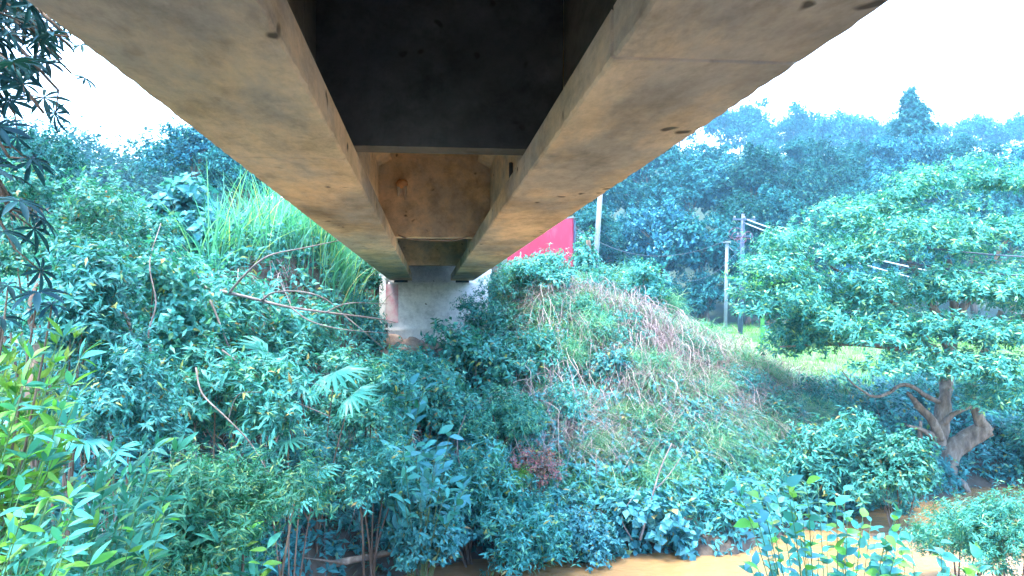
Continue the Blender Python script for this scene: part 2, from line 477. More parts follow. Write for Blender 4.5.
ledge = link("ledge", MB().box((-1.42, 26.36, 3.95), (1.97, 26.5, 4.03)).mesh("ledge"), pier, M["pier"], (-.2, -26.5, -2.6))

def boulder(c, r, sq=(1, 1, .8)):
    n1, n2 = 10, 14
    th = np.linspace(.02, math.pi-.02, n1); ph = np.arange(n2)*2*math.pi/n2
    T, Q = np.meshgrid(th, ph, indexing='ij')
    d = np.stack([np.sin(T)*np.cos(Q), np.sin(T)*np.sin(Q), np.cos(T)], -1)
    o = RNG.uniform(0, 20)
    k = 1 + .26*lump(d[..., 0]*3+o, d[..., 1]*3+d[..., 2]*2.3, 1.0) + .1*lump(d[..., 2]*6+o, d[..., 0]*5, 1.3) + RNG.normal(0, .015, T.shape)
    V = (np.asarray(c) + d*(k*r)[..., None]*np.asarray(sq)).reshape(-1, 3)
    i = np.arange(n1-1)[:, None]*n2; j = np.arange(n2)[None]; j2 = (j+1) % n2
    F = [np.stack([i+j, i+n2+j, i+n2+j2, i+j2], -1).reshape(-1, 4), np.array([np.arange(n2)]), np.array([(n1-1)*n2+np.arange(n2)[::-1]])]
    return V, F

for k, (px, py, r_) in enumerate([(392, 343, .40), (411, 349, .5), (431, 350, .42), (402, 358, .4), (447, 356, .42), (384, 356, .35)]):
    V, F = boulder(P(px, py, 26.15), r_, (1.15, .6, .72))
    ro = link("footing_stone", mesh_np("footing_stone", V, F, True), pier, M["rock"], (-.2, -26.5, -2.6))
near = MB().box((-2.6, -5.2, 1.0), (2.8, -4.0, SOF-.08)).box((-1.9, -5.0, SOF-.079), (2.1, -4.45, SOF+1.718)).mesh("near_abutment")
tag(link("near_abutment", near, None, M["pier"]), "plain concrete abutment behind the viewer under the near girder ends", "abutment")

# mud nest with pale drips on the middle cross beam
nest = empty("wasp_nest", P(402, 184, 13.15))
tag(nest, "small orange mud nest with pale drips stuck to the middle cross beam", "nest")
V, F = boulder((0, -.03, 0), .085, (1.1, .6, .8))
link("mud_body", mesh_np("mud_body", V, F, True), nest, plain("mud", [(.3, (.42, .2, .08)), (.7, (.6, .34, .16))], 9, .9, .6, .02))
dm = plain("lime_drip", [(.3, (.36, .28, .2)), (.7, (.5, .42, .33))], 9, .9, .3, .01)
for dx, ln in ((-.045, .15), (.04, .2)):
    link("drip", MB().tube([(dx, -.02, -.03), (dx*1.15, .02, -.05-ln*.5), (dx*1.3, .035, -.05-ln)], [.042, .035, .015], 6, 3).mesh("drip", True), nest, dm)
# bent steel rod lying along the second cross beam's foot
tag(link("bent_rod", MB().tube([P(398, 235, 13.1), P(410, 239, 13.1), P(430, 240, 13.12), P(455, 240, 13.1), P(476, 234, 13.1)], .012, 5, 4).mesh("bent_rod", True), None, M["rock"]),
    "thin rusty rod sagging along the foot of the middle cross beam", "rod")
tag(link("drain_pipe", MB().tube([P(511, 163, 8.2), P(511, 188, 8.15)], .022, 8).mesh("drain_pipe", True), None, M["wire"]),
    "short dark pipe stub hanging beside the inner face of the wider beam", "pipe")

# ------------------------------------------------------------------ roadside things on the far bank
ht = empty("red_hoarding", (4.2, 29.6, 5.9))
tag(ht, "bright pink-red painted wall panel beside the road above the bank", "wall")
pA, pB = P(508, 246, 30.4), P(573, 256, 28.6)
dirv = (pB-pA)[:2]; ln = np.linalg.norm(dirv); ang = math.atan2(dirv[1], dirv[0])
ht.location = (pA[0], pA[1], 5.3); ht.rotation_euler = (0, 0, ang)
w_each = ln/3
for k in range(3):
    link("panel", MB().box((k*w_each+.004, -.05, -1.6), ((k+1)*w_each-.004, .05, 2.65)).mesh("panel"), ht, M["red"])
for k in range(4):
    link("post", MB().box((k*w_each-.04, .051, -1.6), (k*w_each+.04, .13, 2.6)).mesh("post"), ht, M["steel"])
link("cap_rail", MB().box((-.06, -.07, 2.651), (ln+.06, .07, 2.70)).mesh("cap_rail"), ht, M["polewhite"])

def pole(name, label, base_px, top_px, Y, r0, r1, m, tilt=0):
    a, b_ = P(*base_px, Y), P(*top_px, Y)
    a[2] = min(a[2], float(H(a[0], a[1])))
    e = empty(name, (a[0], a[1], a[2]-.4))
    tag(e, label, "pole")
    link("shaft", MB().tube([(0, 0, 0), (b_-a)+np.array([0, 0, .4])], [r0, r1], 10).mesh("shaft", True), e, m)
    return e, b_

lp, _ = pole("leaning_pole", "slim pale leaning pole rising out of the creepers by the girder", (591, 246), (602, 168), 29.0, .11, .09, M["polewhite"])
fp, ftop = pole("utility_pole", "slender white pole standing behind the grey pole with wires", (725, 318), (727, 243), 52.0, .13, .11, M["polewhite"])
link("cap", MB().box((-.2, -.2, 0), (.2, .2, .12)).mesh("cap"), fp, M["polewhite"], tuple(ftop-np.array(fp.location)))
up, utop = pole("utility_pole", "grey utility pole with red cable loops and wires on the grass flat", (740, 336), (743, 214), 46.0, .16, .11, M["steel"])
bo = np.array(up.location)
for dz, w in ((.35, .7), (1.35, .5)):
    c = utop - bo - np.array([0, 0, dz])
    link("cross_arm", MB().box((c[0]-w, c[1]-.24, c[2]-.05), (c[0]+w, c[1]-.16, c[2]+.05)).mesh("cross_arm"), up, M["steel"])
    for sx_ in (-w+.1, 0, w-.1):
        link("insulator", MB().tube([(c[0]+sx_, c[1]-.2, c[2]+.05), (c[0]+sx_, c[1]-.2, c[2]+.12), (c[0]+sx_, c[1]-.2, c[2]+.2)], [.05, .08, .04], 8).mesh("insulator", True), up, M["polewhite"])
for k, (cx, cz, rr) in enumerate(((-.55, -1.2, .45), (-.5, -1.35, .32), (.2, -1.3, .28), (-.25, -1.55, .3))):
    t = np.linspace(0, 2*math.pi, 18)
    c = utop - bo
    link("cable_loop", MB().tube(np.stack([c[0]+cx+rr*np.cos(t), c[1]-.3+.05*np.sin(t*2), c[2]+cz+rr*.75*np.sin(t)], -1), .014, 5).mesh("cable_loop", True), up, M["redwire"])

def wire(label, a, b_, sag, r_, m, name="power_line", n_=22):
    t = np.linspace(0, 1, n_)[:, None]
    p = a*(1-t) + b_*t
    p[:, 2] -= (4*sag*t*(1-t))[:, 0]
    tag(link(name, MB().tube(p, r_, 5).mesh(name, True), None, m), label, "cable", "cables strung from the grey utility pole")

wire("thick pale cable from the grey pole top running into the spreading tree", utop-[0, 0, .25], P(1200, 305, 30), .9, .045, M["wirepale"])
wire("second pale cable just below the pole top running into the spreading tree", utop-[0, 0, .5], P(1200, 330, 29), .8, .04, M["wirepale"])
wire("thin dark wire from the pole's lower arm toward the spreading tree", utop-[0, 0, 1.3], P(1200, 380, 31), 1.0, .02, M["wire"])
wire("dark wire sagging from the grey pole back over the dark wood", utop-[0, 0, 1.1], P(560, 215, 60), 2.2, .018, M["wire"])
wire("dark wire slanting down from the grey pole to the white pole", utop-[0, 0, 1.5], ftop, .6, .02, M["wire"])
wire("thin grey wire hanging between the leaning pole and the dark wood", P(596, 225, 29), utop-[0, 0, 1.7], 2.2, .008, M["wire"])
wire("heavy dark cable crossing the front of the spreading tree", P(905, 262, 19.0), P(1300, 245, 15), .5, .028, M["wire"])
wire("second dark cable crossing the spreading tree just above the heavy one", P(880, 240, 19.2), P(1300, 243, 15.2), .4, .02, M["wire"])

# ------------------------------------------------------------------ leaves and crowns
def leaf_lance(w=.16, fold=.06):
    V = np.array([[0, 0, 0], [.45, 0, .02], [1, 0, -.10], [.42, -w, fold], [.42, w, fold]])
    return V, np.array([[0, 1, 3], [1, 2, 3], [0, 4, 1], [1, 4, 2]])

def leaf_round():
    V = np.array([[.5, 0, 0], [0, 0, 0], [.18, -.24, .07], [.45, -.31, .08], [.75, -.2, .02], [1, 0, -.12], [.75, .2, .02], [.45, .31, .08], [.18, .24, .07]])
    return V, np.array([[0, k, k % 8 + 1] for k in range(1, 9)])

def leaf_quad(w=.25):
    return np.array([[0, 0, 0], [.5, w, .05], [1, 0, -.06], [.5, -w, .05]]), np.array([[0, 1, 2, 3]])

def place(tm, pos, d, up, s):
    tv, tf = tm
    x = nrm(d); z = nrm(up - (up*x).sum(-1, keepdims=True)*x); y = np.cross(z, x)
    s = np.broadcast_to(np.asarray(s, float), (len(pos),))
    V = pos[:, None] + s[:, None, None]*(tv[None, :, 0:1]*x[:, None] + tv[None, :, 1:2]*y[:, None] + tv[None, :, 2:3]*z[:, None])
    F = tf[None] + (np.arange(len(pos))*len(tv))[:, None, None]
    return V.reshape(-1, 3), F.reshape(-1, tf.shape[1])

def rdir(n_, lo=-1.0):
    z = RNG.uniform(lo, 1, n_); a = RNG.uniform(0, 2*math.pi, n_); q = np.sqrt(1-z*z)
    return np.stack([q*np.cos(a), q*np.sin(a), z], -1)

def whorls(tm, c, axis_, k, size, e0=.9, e1=1.7, droop=.15, stem=0.0):
    """k leaves round each cluster point c, spreading from its axis"""
    n_ = len(c)
    C = np.repeat(c, k, 0); A = np.repeat(nrm(axis_), k, 0)
    p = nrm(np.cross(A, nrm(RNG.normal(size=A.shape))))
    e = RNG.uniform(e0, e1, n_*k)[:, None]
    d = A*np.cos(e) + p*np.sin(e)
    d[:, 2] -= droop*RNG.uniform(.3, 1.5, n_*k)
    d = nrm(d)
    s = size*RNG.uniform(.65, 1.25, n_*k)
    C = C + A*(RNG.uniform(-1, 1, n_*k)*size*.7)[:, None] + d*stem
    return place(tm, C, d, A + RNG.normal(0, .25, A.shape), s)

def lobes_crown(lobes, per_lobe, k, tm, size, e=(.8, 1.7), droop=.2, flat=1.0, lo=-.35, upb=.6, fill=.35):
    """lobes: array of x,y,z,r. Leaf clusters over each lobe's outside, a few inside"""
    Vs, Fs, n_ = [], [], 0
    for (x, y, z, r_) in lobes:
        kk = max(4, int(per_lobe*(r_/np.mean(lobes[:, 3]))**2))
        u = rdir(kk, lo)
        rr = np.where(RNG.random(kk) < fill, RNG.uniform(.25, .8, kk), RNG.uniform(.82, 1.12, kk))
        rr = np.where(RNG.random(kk) < .1, RNG.uniform(1.15, 1.6, kk), rr)
        c = np.array([x, y, z]) + u*rr[:, None]*r_*np.array([1, 1, flat])
        V, F = whorls(tm, c, u + np.array([0, 0, upb]) + RNG.normal(0, .25, u.shape), k, size, e[0], e[1], droop)
        Vs.append(V); Fs.append(F+n_); n_ += len(V)
    return np.concatenate(Vs), np.concatenate(Fs)

def ball_lobes(n_, lr, squash=1.0, lo=-.5, inner=.35, asym=.25):
    u = rdir(n_, lo)
    off = 1 + asym*lump(u[:, 0]*3+RNG.uniform(0, 9), u[:, 1]*3+u[:, 2]*2, 1.0)
    rad = RNG.uniform(inner, 1-lr*.75, n_)**.6*off
    c = u*rad[:, None]*np.array([1, 1, squash])
    return np.concatenate([c, (lr*RNG.uniform(.65, 1.3, n_))[:, None]], 1)

PROTO = {}
def make_protos(kind, count, nl, lr, per, k, tm, size, matname, **kw):
    sq = kw.pop("squash", 1.0); asym = kw.pop("asym", .5); lo_ = kw.pop("ball_lo", -.5)
    PROTO[kind] = []
    for _ in range(count):
        lb = ball_lobes(nl, lr, sq, lo_, .3, asym)
        V, F = lobes_crown(lb, per, k, tm, size, **kw)
        me = mesh_np("crown_" + kind, V, F)
        me.materials.append(L[matname])
        PROTO[kind].append((me, lb))

# crowns of unit radius; leaf sizes are in crown radii
make_protos("finger", 3, 26, .34, 34, 9, leaf_lance(.13, .05), .15, "teal", droop=.35, e=(.7, 1.5))
make_protos("finger_deep", 2, 26, .34, 34, 9, leaf_lance(.14, .05), .145, "deep", droop=.4, e=(.7, 1.5))
make_protos("oval", 3, 24, .34, 30, 7, leaf_lance(.24, .07), .135, "teal", droop=.25)
make_protos("oval_blue", 2, 24, .34, 30, 7, leaf_lance(.24, .07), .14, "bluish", droop=.25)
make_protos("broad", 2, 22, .34, 16, 6, leaf_lance(.36, .09), .22, "bluish", droop=.35)
make_protos("fine", 3, 30, .3, 52, 8, leaf_lance(.2, .05), .075, "teal", droop=.15)
make_protos("fine_fresh", 2, 30, .3, 50, 8, leaf_lance(.16, .05), .085, "fresh", droop=.2)
make_protos("feather", 2, 26, .34, 44, 12, leaf_lance(.10, .03), .11, "tree", droop=.25)
make_protos("tussock", 3, 16, .4, 34, 9, leaf_lance(.02, .01), .5, "grass", droop=.9, e=(.2, 1.1), squash=.6, upb=1.2)
make_protos("red", 1, 20, .36, 14, 6, leaf_lance(.2, .06), .13, "red", droop=.25)
make_protos("forest", 5, 34, .27, 44, 7, leaf_quad(.3), .085, "forest", droop=.2, squash=.95, lo=-.2)
make_protos("openwood", 2, 22, .22, 40, 7, leaf_quad(.28), .075, "forest", droop=.15, squash=.8, lo=-.2, asym=.6)

_pi = {}
def shrub(label, kind, px, py, Y, rpx, name="leafy_shrub", cat="shrub", group=None, sq=(1, 1, 1), stems=5, bark="bark", ground_z=None, stem_r=.018):
    c = P(px, py, Y); r_ = rpx/FPX*Y
    gz = float(H(c[0], c[1])) if ground_z is None else ground_z
    gz = min(gz, c[2]-.2*r_)
    base = np.array([c[0], c[1], gz-.05])
    e = empty(name, base)
    tag(e, label, cat, group)
    k = _pi.get(kind, 0); _pi[kind] = k+1
    me, lb = PROTO[kind][k % len(PROTO[kind])]
    cr = link("foliage", me, e)
    cr["kind"] = "stuff"
    cr.location = c-base
    rz = RNG.uniform(0, 6.28)
    cr.rotation_euler = (0, 0, rz)
    cr.scale = (r_*sq[0], r_*sq[1], r_*sq[2])
    mb = MB()
    ca, sa = math.cos(rz), math.sin(rz)
    for q in RNG.choice(len(lb), min(stems, len(lb)), replace=False):
        t = lb[q, :3]*.9
        t = np.array([t[0]*sq[0], t[1]*sq[1], t[2]*sq[2]])
        t = np.array([t[0]*ca-t[1]*sa, t[0]*sa+t[1]*ca, t[2]])*r_ + (c-base)
        b0 = np.array([RNG.normal(0, .06), RNG.normal(0, .06), 0])
        midp = b0*.4 + t*.5 + np.array([0, 0, .12*r_]) - np.array([t[0], t[1], 0])*.12
        mb.tube([b0, midp, t], [stem_r*1.5, stem_r, stem_r*.35], 5, 4)
    link("stem", mb.mesh("stem", True), e, M[bark])
    return e

# ---- the wood on the hill: individual trees, farthest rows first
def forest_tree(px, pytop, Y, rpx, label, kind="forest", sq=1.15, group="trees of the wood on the hill"):
    r_ = rpx/FPX*Y
    ctop = P(px, pytop, Y)
    c = ctop - np.array([0, 0, r_*sq*1.0])
    gz = float(H(c[0], c[1]))
    base = np.array([c[0], c[1], min(gz, c[2]-r_*.8)-.1])
    e = empty("forest_tree", base)
    tag(e, label, "tree", group)
    k = _pi.get(kind, 0); _pi[kind] = k+1
    me, lb = PROTO[kind][k % len(PROTO[kind])]
    cr = link("crown", me, e); cr["kind"] = "stuff"
    cr.location = c-base; cr.rotation_euler = (0, 0, RNG.uniform(0, 6.28)); cr.scale = (r_, r_, r_*sq)
    mb = MB(); t = c-base
    mb.tube([(0, 0, 0), t*.5+np.array([RNG.normal(0, .2), 0, 0]), t], [.28, .2, .1] if kind == "forest" else [.13, .09, .05], 7, 3)
    for q in RNG.choice(len(lb), 7, replace=False):
        v = lb[q, :3]*r_*.85
        mb.tube([t*RNG.uniform(.55, .9), t+v*.5, t+v], [.1, .06, .02] if kind == "forest" else [.045, .03, .01], 5)
    link("trunk", mb.mesh("trunk", True), e, M["bark"])
    return e

ORD = "first second third fourth fifth sixth seventh eighth ninth tenth eleventh twelfth thirteenth fourteenth fifteenth sixteenth seventeenth eighteenth nineteenth twentieth".split()
rows = [  # Y, crown radius px, mean top pixel y, first px, last px, step, label
    (185, 24, 116, 660, 1080, 26, "hazy skyline tree on the wooded hill, %s along from the girder"),
    (92, 30, 139, 620, 1080, 30, "dark tree in the row below the wooded hill's skyline, %s from the girder"),
    (76, 34, 166, 575, 1080, 36, "blue-green tree halfway up the wooded hillside, %s from the girder"),
    (64, 36, 202, 590, 1080, 38, "dense tree low on the wooded hillside, %s from the leaning pole"),
    (63, 26, 240, 600, 900, 32, "low bushy tree edging the grass flat, %s from the leaning pole"),
    (57, 23, 268, 596, 900, 24, "small round bush at the foot of the wood, %s from the leaning pole"),
]
for Y_, rp, ty, a, b_, st, lab in rows:
    for q_, px in enumerate(np.arange(a, b_, st)):
        forest_tree(px + RNG.uniform(-9, 9), ty + RNG.uniform(-13, 13), Y_ + RNG.uniform(-4, 4), rp*RNG.uniform(.82, 1.25), lab % ORD[q_], sq=RNG.uniform(1.0, 1.4))
# the wood goes on as one mass behind the bridge
lb = []
for _ in range(150):
    y_ = RNG.uniform(66, 112); x_ = y_*RNG.uniform(-.75, .12)
    lb.append([x_, y_, float(H(x_, y_))+RNG.uniform(2, 9), RNG.uniform(2.4, 4.2)])
V, F = lobes_crown(np.array(lb), 150, 6, leaf_quad(.3), .45)
tag(link("far_wood", mesh_np("far_wood", V, F), None, L["forest"]), "dense far wood continuing behind the bridge and the bank", "wood", kind="stuff")
# the tall pointed tree above the skyline
c = P(911, 88, 104); zb = float(H(c[0], c[1]))
sp = empty("tall_conifer", (c[0], c[1], zb-.1)); hh = c[2]-zb
tag(sp, "tall pointed tree standing above the skyline of the wood", "tree")
t = np.linspace(.42, .99, 30)
lb = np.stack([RNG.normal(0, .5, 30)*(1-t)*3, RNG.normal(0, .5, 30)*(1-t)*3, t*hh, .5+3.0*(1-t)**.85], -1)
V, F = lobes_crown(lb, 46, 6, leaf_quad(.3), .42, flat=.6)
cr = link("crown", mesh_np("crown", V, F), sp, L["forest"]); cr["kind"] = "stuff"
link("trunk", MB().tube([(0, 0, 0), (0, 0, hh*.97)], [.4, .06], 8).mesh("trunk", True), sp, M["bark"])
# trees beyond the left bank
for px, ty, Y_, rp, lab, kind in [
    (198, 120, 38, 40, "dark feathery tree against the white sky beside the girder", "forest"),
    (236, 138, 37, 36, "dark leafy tree tucked between the feathery tree and the girder", "forest"),
    (30, 128, 24, 46, "tall bluish open tree at the edge of the white sky gap", "openwood"),
    (250, 150, 36, 34, "dark tree half hidden by the girder's outer edge", "forest"),
    (292, 196, 40, 34, "shadowy tree behind the tall cane grass", "forest"),
    (335, 225, 42, 30, "dark tree crown under the girder beyond the cane grass", "forest"),
    (60, 150, 30, 52, "pale hazy tree behind the hanging hand-shaped leaves", "openwood"),
    (10, 110, 26, 58, "thin open tree behind the dark hanging branch", "openwood"),
    (120, 195, 30, 44, "rounded tree top above the bank creepers", "forest")]:
    forest_tree(px, ty, Y_, rp, lab, kind, 1.0, "trees beyond the far bank")

# ---- the spreading tree over the water
TB = P(938, 478, 19.8); TB[2] = float(H(TB[0], TB[1])) - .1
tree = empty("spreading_tree", TB)
tag(tree, "spreading tree with layered leafy crown and gnarled forked trunk by the water", "tree")
T = lambda px, py, Y: P(px, py, Y)-TB
mb = MB()
for pts, rad in [
    ([(936, 480, 19.8), (938, 455, 19.8), (940, 430, 19.9), (943, 400, 20.0), (948, 370, 20.2), (955, 320, 20.4), (950, 260, 20.6)], [.34, .27, .22, .19, .15, .11, .05]),
    ([(940, 474, 19.7), (955, 452, 19.6), (972, 437, 19.5), (988, 428, 19.4)], [.30, .25, .22, .2]),
    ([(985, 430, 19.4), (978, 410, 19.3), (972, 388, 19.5), (985, 350, 19.6), (1005, 310, 19.7)], [.16, .12, .10, .08, .05]),
    ([(940, 440, 19.8), (928, 420, 19.6), (916, 405, 19.4), (906, 392, 19.2)], [.14, .10, .07, .04]),
    ([(934, 436, 19.7), (922, 428, 19.4), (908, 424, 19.3)], [.09, .06, .03]),
    ([(921, 462, 19.5), (920, 440, 19.5), (921, 420, 19.5)], [.06, .055, .05]),
    ([(940, 425, 19.8), (955, 415, 19.5), (968, 408, 19.4)], [.08, .06, .03]),
    ([(935, 470, 19.7), (922, 478, 19.4), (905, 486, 19.2)], [.16, .10, .04]),
    ([(942, 472, 19.7), (958, 482, 19.3), (972, 492, 19.1)], [.16, .10, .04]),
    ([(938, 468, 19.7), (938, 482, 19.2), (934, 494, 18.9)], [.16, .10, .04]),
    ([(943, 405, 20.0), (925, 395, 19.6), (905, 385, 19.2), (880, 397, 18.8), (862, 390, 18.5), (842, 372, 18.3)], [.08, .055, .04, .032, .026, .012]),
    ([(946, 380, 20.1), (915, 355, 20.0), (880, 345, 19.6), (830, 345, 19.2), (780, 347, 18.8)], [.13, .1, .07, .04, .015]),
    ([(948, 370, 20.2), (910, 320, 20.3), (870, 290, 20.2), (830, 265, 20.0)], [.12, .09, .06, .03]),
    ([(950, 350, 20.3), (920, 280, 20.6), (890, 235, 20.8), (860, 205, 21)], [.11, .08, .05, .03]),
    ([(955, 320, 20.4), (990, 270, 20.4), (1020, 220, 20.4)], [.1, .07, .03]),
    ([(950, 340, 20.3), (1000, 330, 19.6), (1050, 300, 19.2)], [.1, .07, .04])]:
    mb.tube([T(*p)+RNG.normal(0, .03, 3) for p in pts], np.array(rad)*RNG.uniform(.85, 1.2, len(rad)), 14, 8)
tr_me = mb.mesh("trunk", True)
tr_me.vertices.foreach_get("co", (q := np.zeros(len(tr_me.vertices)*3)))
q = q.reshape(-1, 3); q += (.05*np.stack([lump(q[:, 1]*5, q[:, 2]*4, 1.2), lump(q[:, 0]*5, q[:, 2]*4, 1.2, 2), 0*q[:, 0]], -1))
tr_me.vertices.foreach_set("co", q.ravel()); tr_me.update()
link("trunk", tr_me, tree, M["pale_bark"])
lobes = []
def lay(px, py, Y, rx, n_=4):
    for _ in range(n_):
        d = P(px+RNG.uniform(-rx, rx), py+RNG.uniform(-9, 9), Y+RNG.uniform(-1.0, 1.0))-TB
        lobes.append([*d, RNG.uniform(.45, .8)])
for a in [(805, 245, 19.5, 34), (835, 218, 20, 34), (880, 205, 20.5, 34), (925, 190, 20.8, 30), (965, 178, 21, 30), (1010, 178, 21, 30), (1050, 190, 21, 30),
          (795, 272, 19, 30), (850, 255, 19.2, 34), (900, 240, 19.6, 34), (950, 232, 20, 34), (1005, 230, 20, 34), (1060, 235, 20, 30),
          (780, 300, 18.6, 26), (820, 300, 18.4, 34), (870, 292, 18.4, 34), (925, 290, 18.4, 34), (980, 290, 18.4, 34), (1030, 285, 18.4, 30),
          (770, 320, 18.2, 16, 2), (800, 320, 18, 26, 2), (850, 322, 18, 30, 3), (900, 330, 17.8, 30, 4), (950, 335, 17.8, 30, 4), (1005, 335, 17.6, 30, 4),
          (905, 362, 17.6, 24, 3), (950, 372, 17.6, 22, 3), (1000, 368, 17.5, 28, 4), (1030, 400, 17.5, 22, 4), (1000, 400, 18, 16, 2),
          (1060, 340, 18, 30, 4), (1050, 430, 18, 20, 3)]:
    lay(*a)
for _ in range(60):
    px = RNG.uniform(785, 1060); py = RNG.uniform(max(170, 330-(px-760)*.75), 350)
    lobes.append([*(P(px, py, RNG.uniform(18.2, 21.5))-TB), RNG.uniform(.45, .75)])
lobes = np.array(lobes)
V, F = lobes_crown(lobes, 60, 9, leaf_lance(.15, .05), .15, e=(.7, 1.4), droop=.45, flat=.56, lo=-.3, upb=.9)
cr = link("crown", mesh_np("crown", V, F), tree, L["canopy"]); cr["kind"] = "stuff"

# ------------------------------------------------------------------ stuff on the banks: grasses, dry stems, creepers
def blades(n_, base, ln, width, lean, nseg=4, up0=1.0):
    """arching grass blades as strips"""
    a = RNG.uniform(0, 2*math.pi, n_)
    d = np.stack([np.cos(a), np.sin(a), np.zeros(n_)], -1)
    s = np.stack([-np.sin(a), np.cos(a), np.zeros(n_)], -1)
    ln = ln*RNG.uniform(.55, 1.25, n_); lean = lean*RNG.uniform(.4, 1.5, n_)
    V = []
    for k in range(nseg+1):
        t = k/nseg
        p = base + d*(ln*lean*t**1.6)[:, None] + np.array([0, 0, 1.0])*(ln*(up0*t - .75*np.minimum(lean, 1.3)*t*t))[:, None]
        w = width*(1-t)**.7*(.55+.9*min(t*4, 1))*.6
        V += [p-s*w/2, p+s*w/2]
    V = np.stack(V, 1); m_ = 2*(nseg+1)
    F = np.array([[2*k, 2*k+1, 2*k+3, 2*k+2] for k in range(nseg)])
    return V.reshape(-1, 3), (F[None]+(np.arange(n_)*m_)[:, None, None]).reshape(-1, 4)

def hit_y(px, py):
    """distance along the bridge at which the line of sight through px, py meets the ground"""
    ys = np.arange(13.5, 34, .1)
    p = np.array([P(px, py, q) for q in ys])
    under = p[:, 2] < H(p[:, 0], p[:, 1]) + .12
    return float(ys[np.argmax(under)]) if under.any() else None

def on_ground(x, y): return np.stack([x, y, H(x, y)], -1)

def bank_pts(n_, x0, x1, s0, s1, thr=None, sc=.5, ph=0.0):
    """points on the far bank; s metres back from the shore"""
    x = RNG.uniform(x0, x1, n_*3); y = shore(x)+RNG.uniform(s0, s1, n_*3)
    if thr is not None:
        ok = lump(x, y, sc, ph) + RNG.normal(0, .22, len(x)) > thr
        x, y = x[ok], y[ok]
    x, y = x[:n_], y[:n_]
    return on_ground(x, y)

def tufts(name, label, cat, pts, per, ln, width, lean, m_, spread=.12, nseg=4):
    b0 = np.repeat(pts, per, 0); b0[:, :2] += RNG.normal(0, spread, (len(b0), 2)); b0[:, 2] = H(b0[:, 0], b0[:, 1]) - .02
    V, F = blades(len(b0), b0, ln, width, lean, nseg)
    return tag(link(name, mesh_np(name, V, F), None, m_), label, cat, kind="stuff")

tufts("bank_grass", "long drooping green grass covering the bank right of the abutment", "grass", bank_pts(3300, 1.4, 11.8, .8, 12.5, -.12, .9, 1.0), 16, .95, .02, .95, L["grass"])
tufts("dry_grass", "tangle of dry straw-coloured stems hanging down the grassy bank", "dry grass", bank_pts(2700, 2.4, 9.8, 1.8, 10.5, -.12, .8, 4.0), 10, 1.2, .014, 1.0, L["straw"], .16)
tufts("cane_grass", "tall arching light green cane grass on the bank under the girder", "cane grass", np.concatenate([bank_pts(520, -9.0, -2.2, 10, 17.0), bank_pts(110, -4.6, -2.3, 7.0, 10.5)]), 11, 2.3, .042, .5, L["cane"], .22, 6)
tufts("undergrowth", "low mixed leafy undergrowth along the far bank", "undergrowth", bank_pts(1800, -13, 20, .1, 7), 10, .5, .03, .9, L["deep"], .2)
x = RNG.uniform(6, 34, 9000); y = RNG.uniform(19, 57, 9000)
ok = (y > shore(x)+3.2)
tufts("field_grass", "bright yellow-green grass on the open flat behind the bank", "grass", on_ground(x[ok], y[ok]), 7, .38, .02, .6, L["field"], .2, 3)

# hanging dry vines: long thin stems lying down the bank
mb = MB()
for _ in range(1500):
    p = bank_pts(1, 1.8, 11.5, 3.0, 10.5)[0] if RNG.random() < .8 else bank_pts(1, -5, 2, 1.5, 6)[0]
    L_ = RNG.uniform(.8, 2.6); h0 = RNG.uniform(.4, 1.0)
    n_ = 7; t = np.linspace(0, 1, n_)
    xs = p[0] + np.cumsum(RNG.normal(0, .13, n_)); ys = p[1] - L_*t*.75 + RNG.normal(0, .05, n_)
    zs = H(xs, ys) + h0*np.sin(t*math.pi*.8+.35) + RNG.normal(0, .04, n_)
    mb.tube(np.stack([xs, ys, zs], -1), np.linspace(.008, .003, n_), 3, 2, False)
tag(link("dry_vines", mb.mesh("dry_vines"), None, L["straw"]), "bare brown-grey vine stems draped over the grassy bank", "vines", kind="stuff")

# creeper leaves hugging the bank
def creeper(name, label, pts, k, tm, size, m_, hgt):
    pts = pts.copy(); pts[:, 2] += RNG.uniform(.02, 1, len(pts))**1.5*hgt
    ax = np.tile(np.array([0, -.45, 1.0]), (len(pts), 1)) + RNG.normal(0, .35, (len(pts), 3))
    V, F = whorls(tm, pts, ax, k, size, .8, 1.7, .3)
    tag(link(name, mesh_np(name, V, F), None, m_), label, "creeper", kind="stuff")
creeper("bank_creeper", "small-leaved creeper matted over the bank beside the abutment", bank_pts(6500, .6, 11.5, .3, 12, .05, .6, 2.2), 6, leaf_lance(.16, .05), .11, L["teal"], .5)
creeper("shore_creeper", "dark leafy creeper along the foot of the far bank", bank_pts(9000, -12, 19, -.15, 3.4), 7, leaf_lance(.2, .06), .17, L["deep"], .6)
creeper("slope_creeper", "broad leafy creeper covering the shaded bank under the bridge", bank_pts(7000, -13, 1.5, .6, 12), 6, leaf_lance(.22, .06), .17, L["teal"], .7)

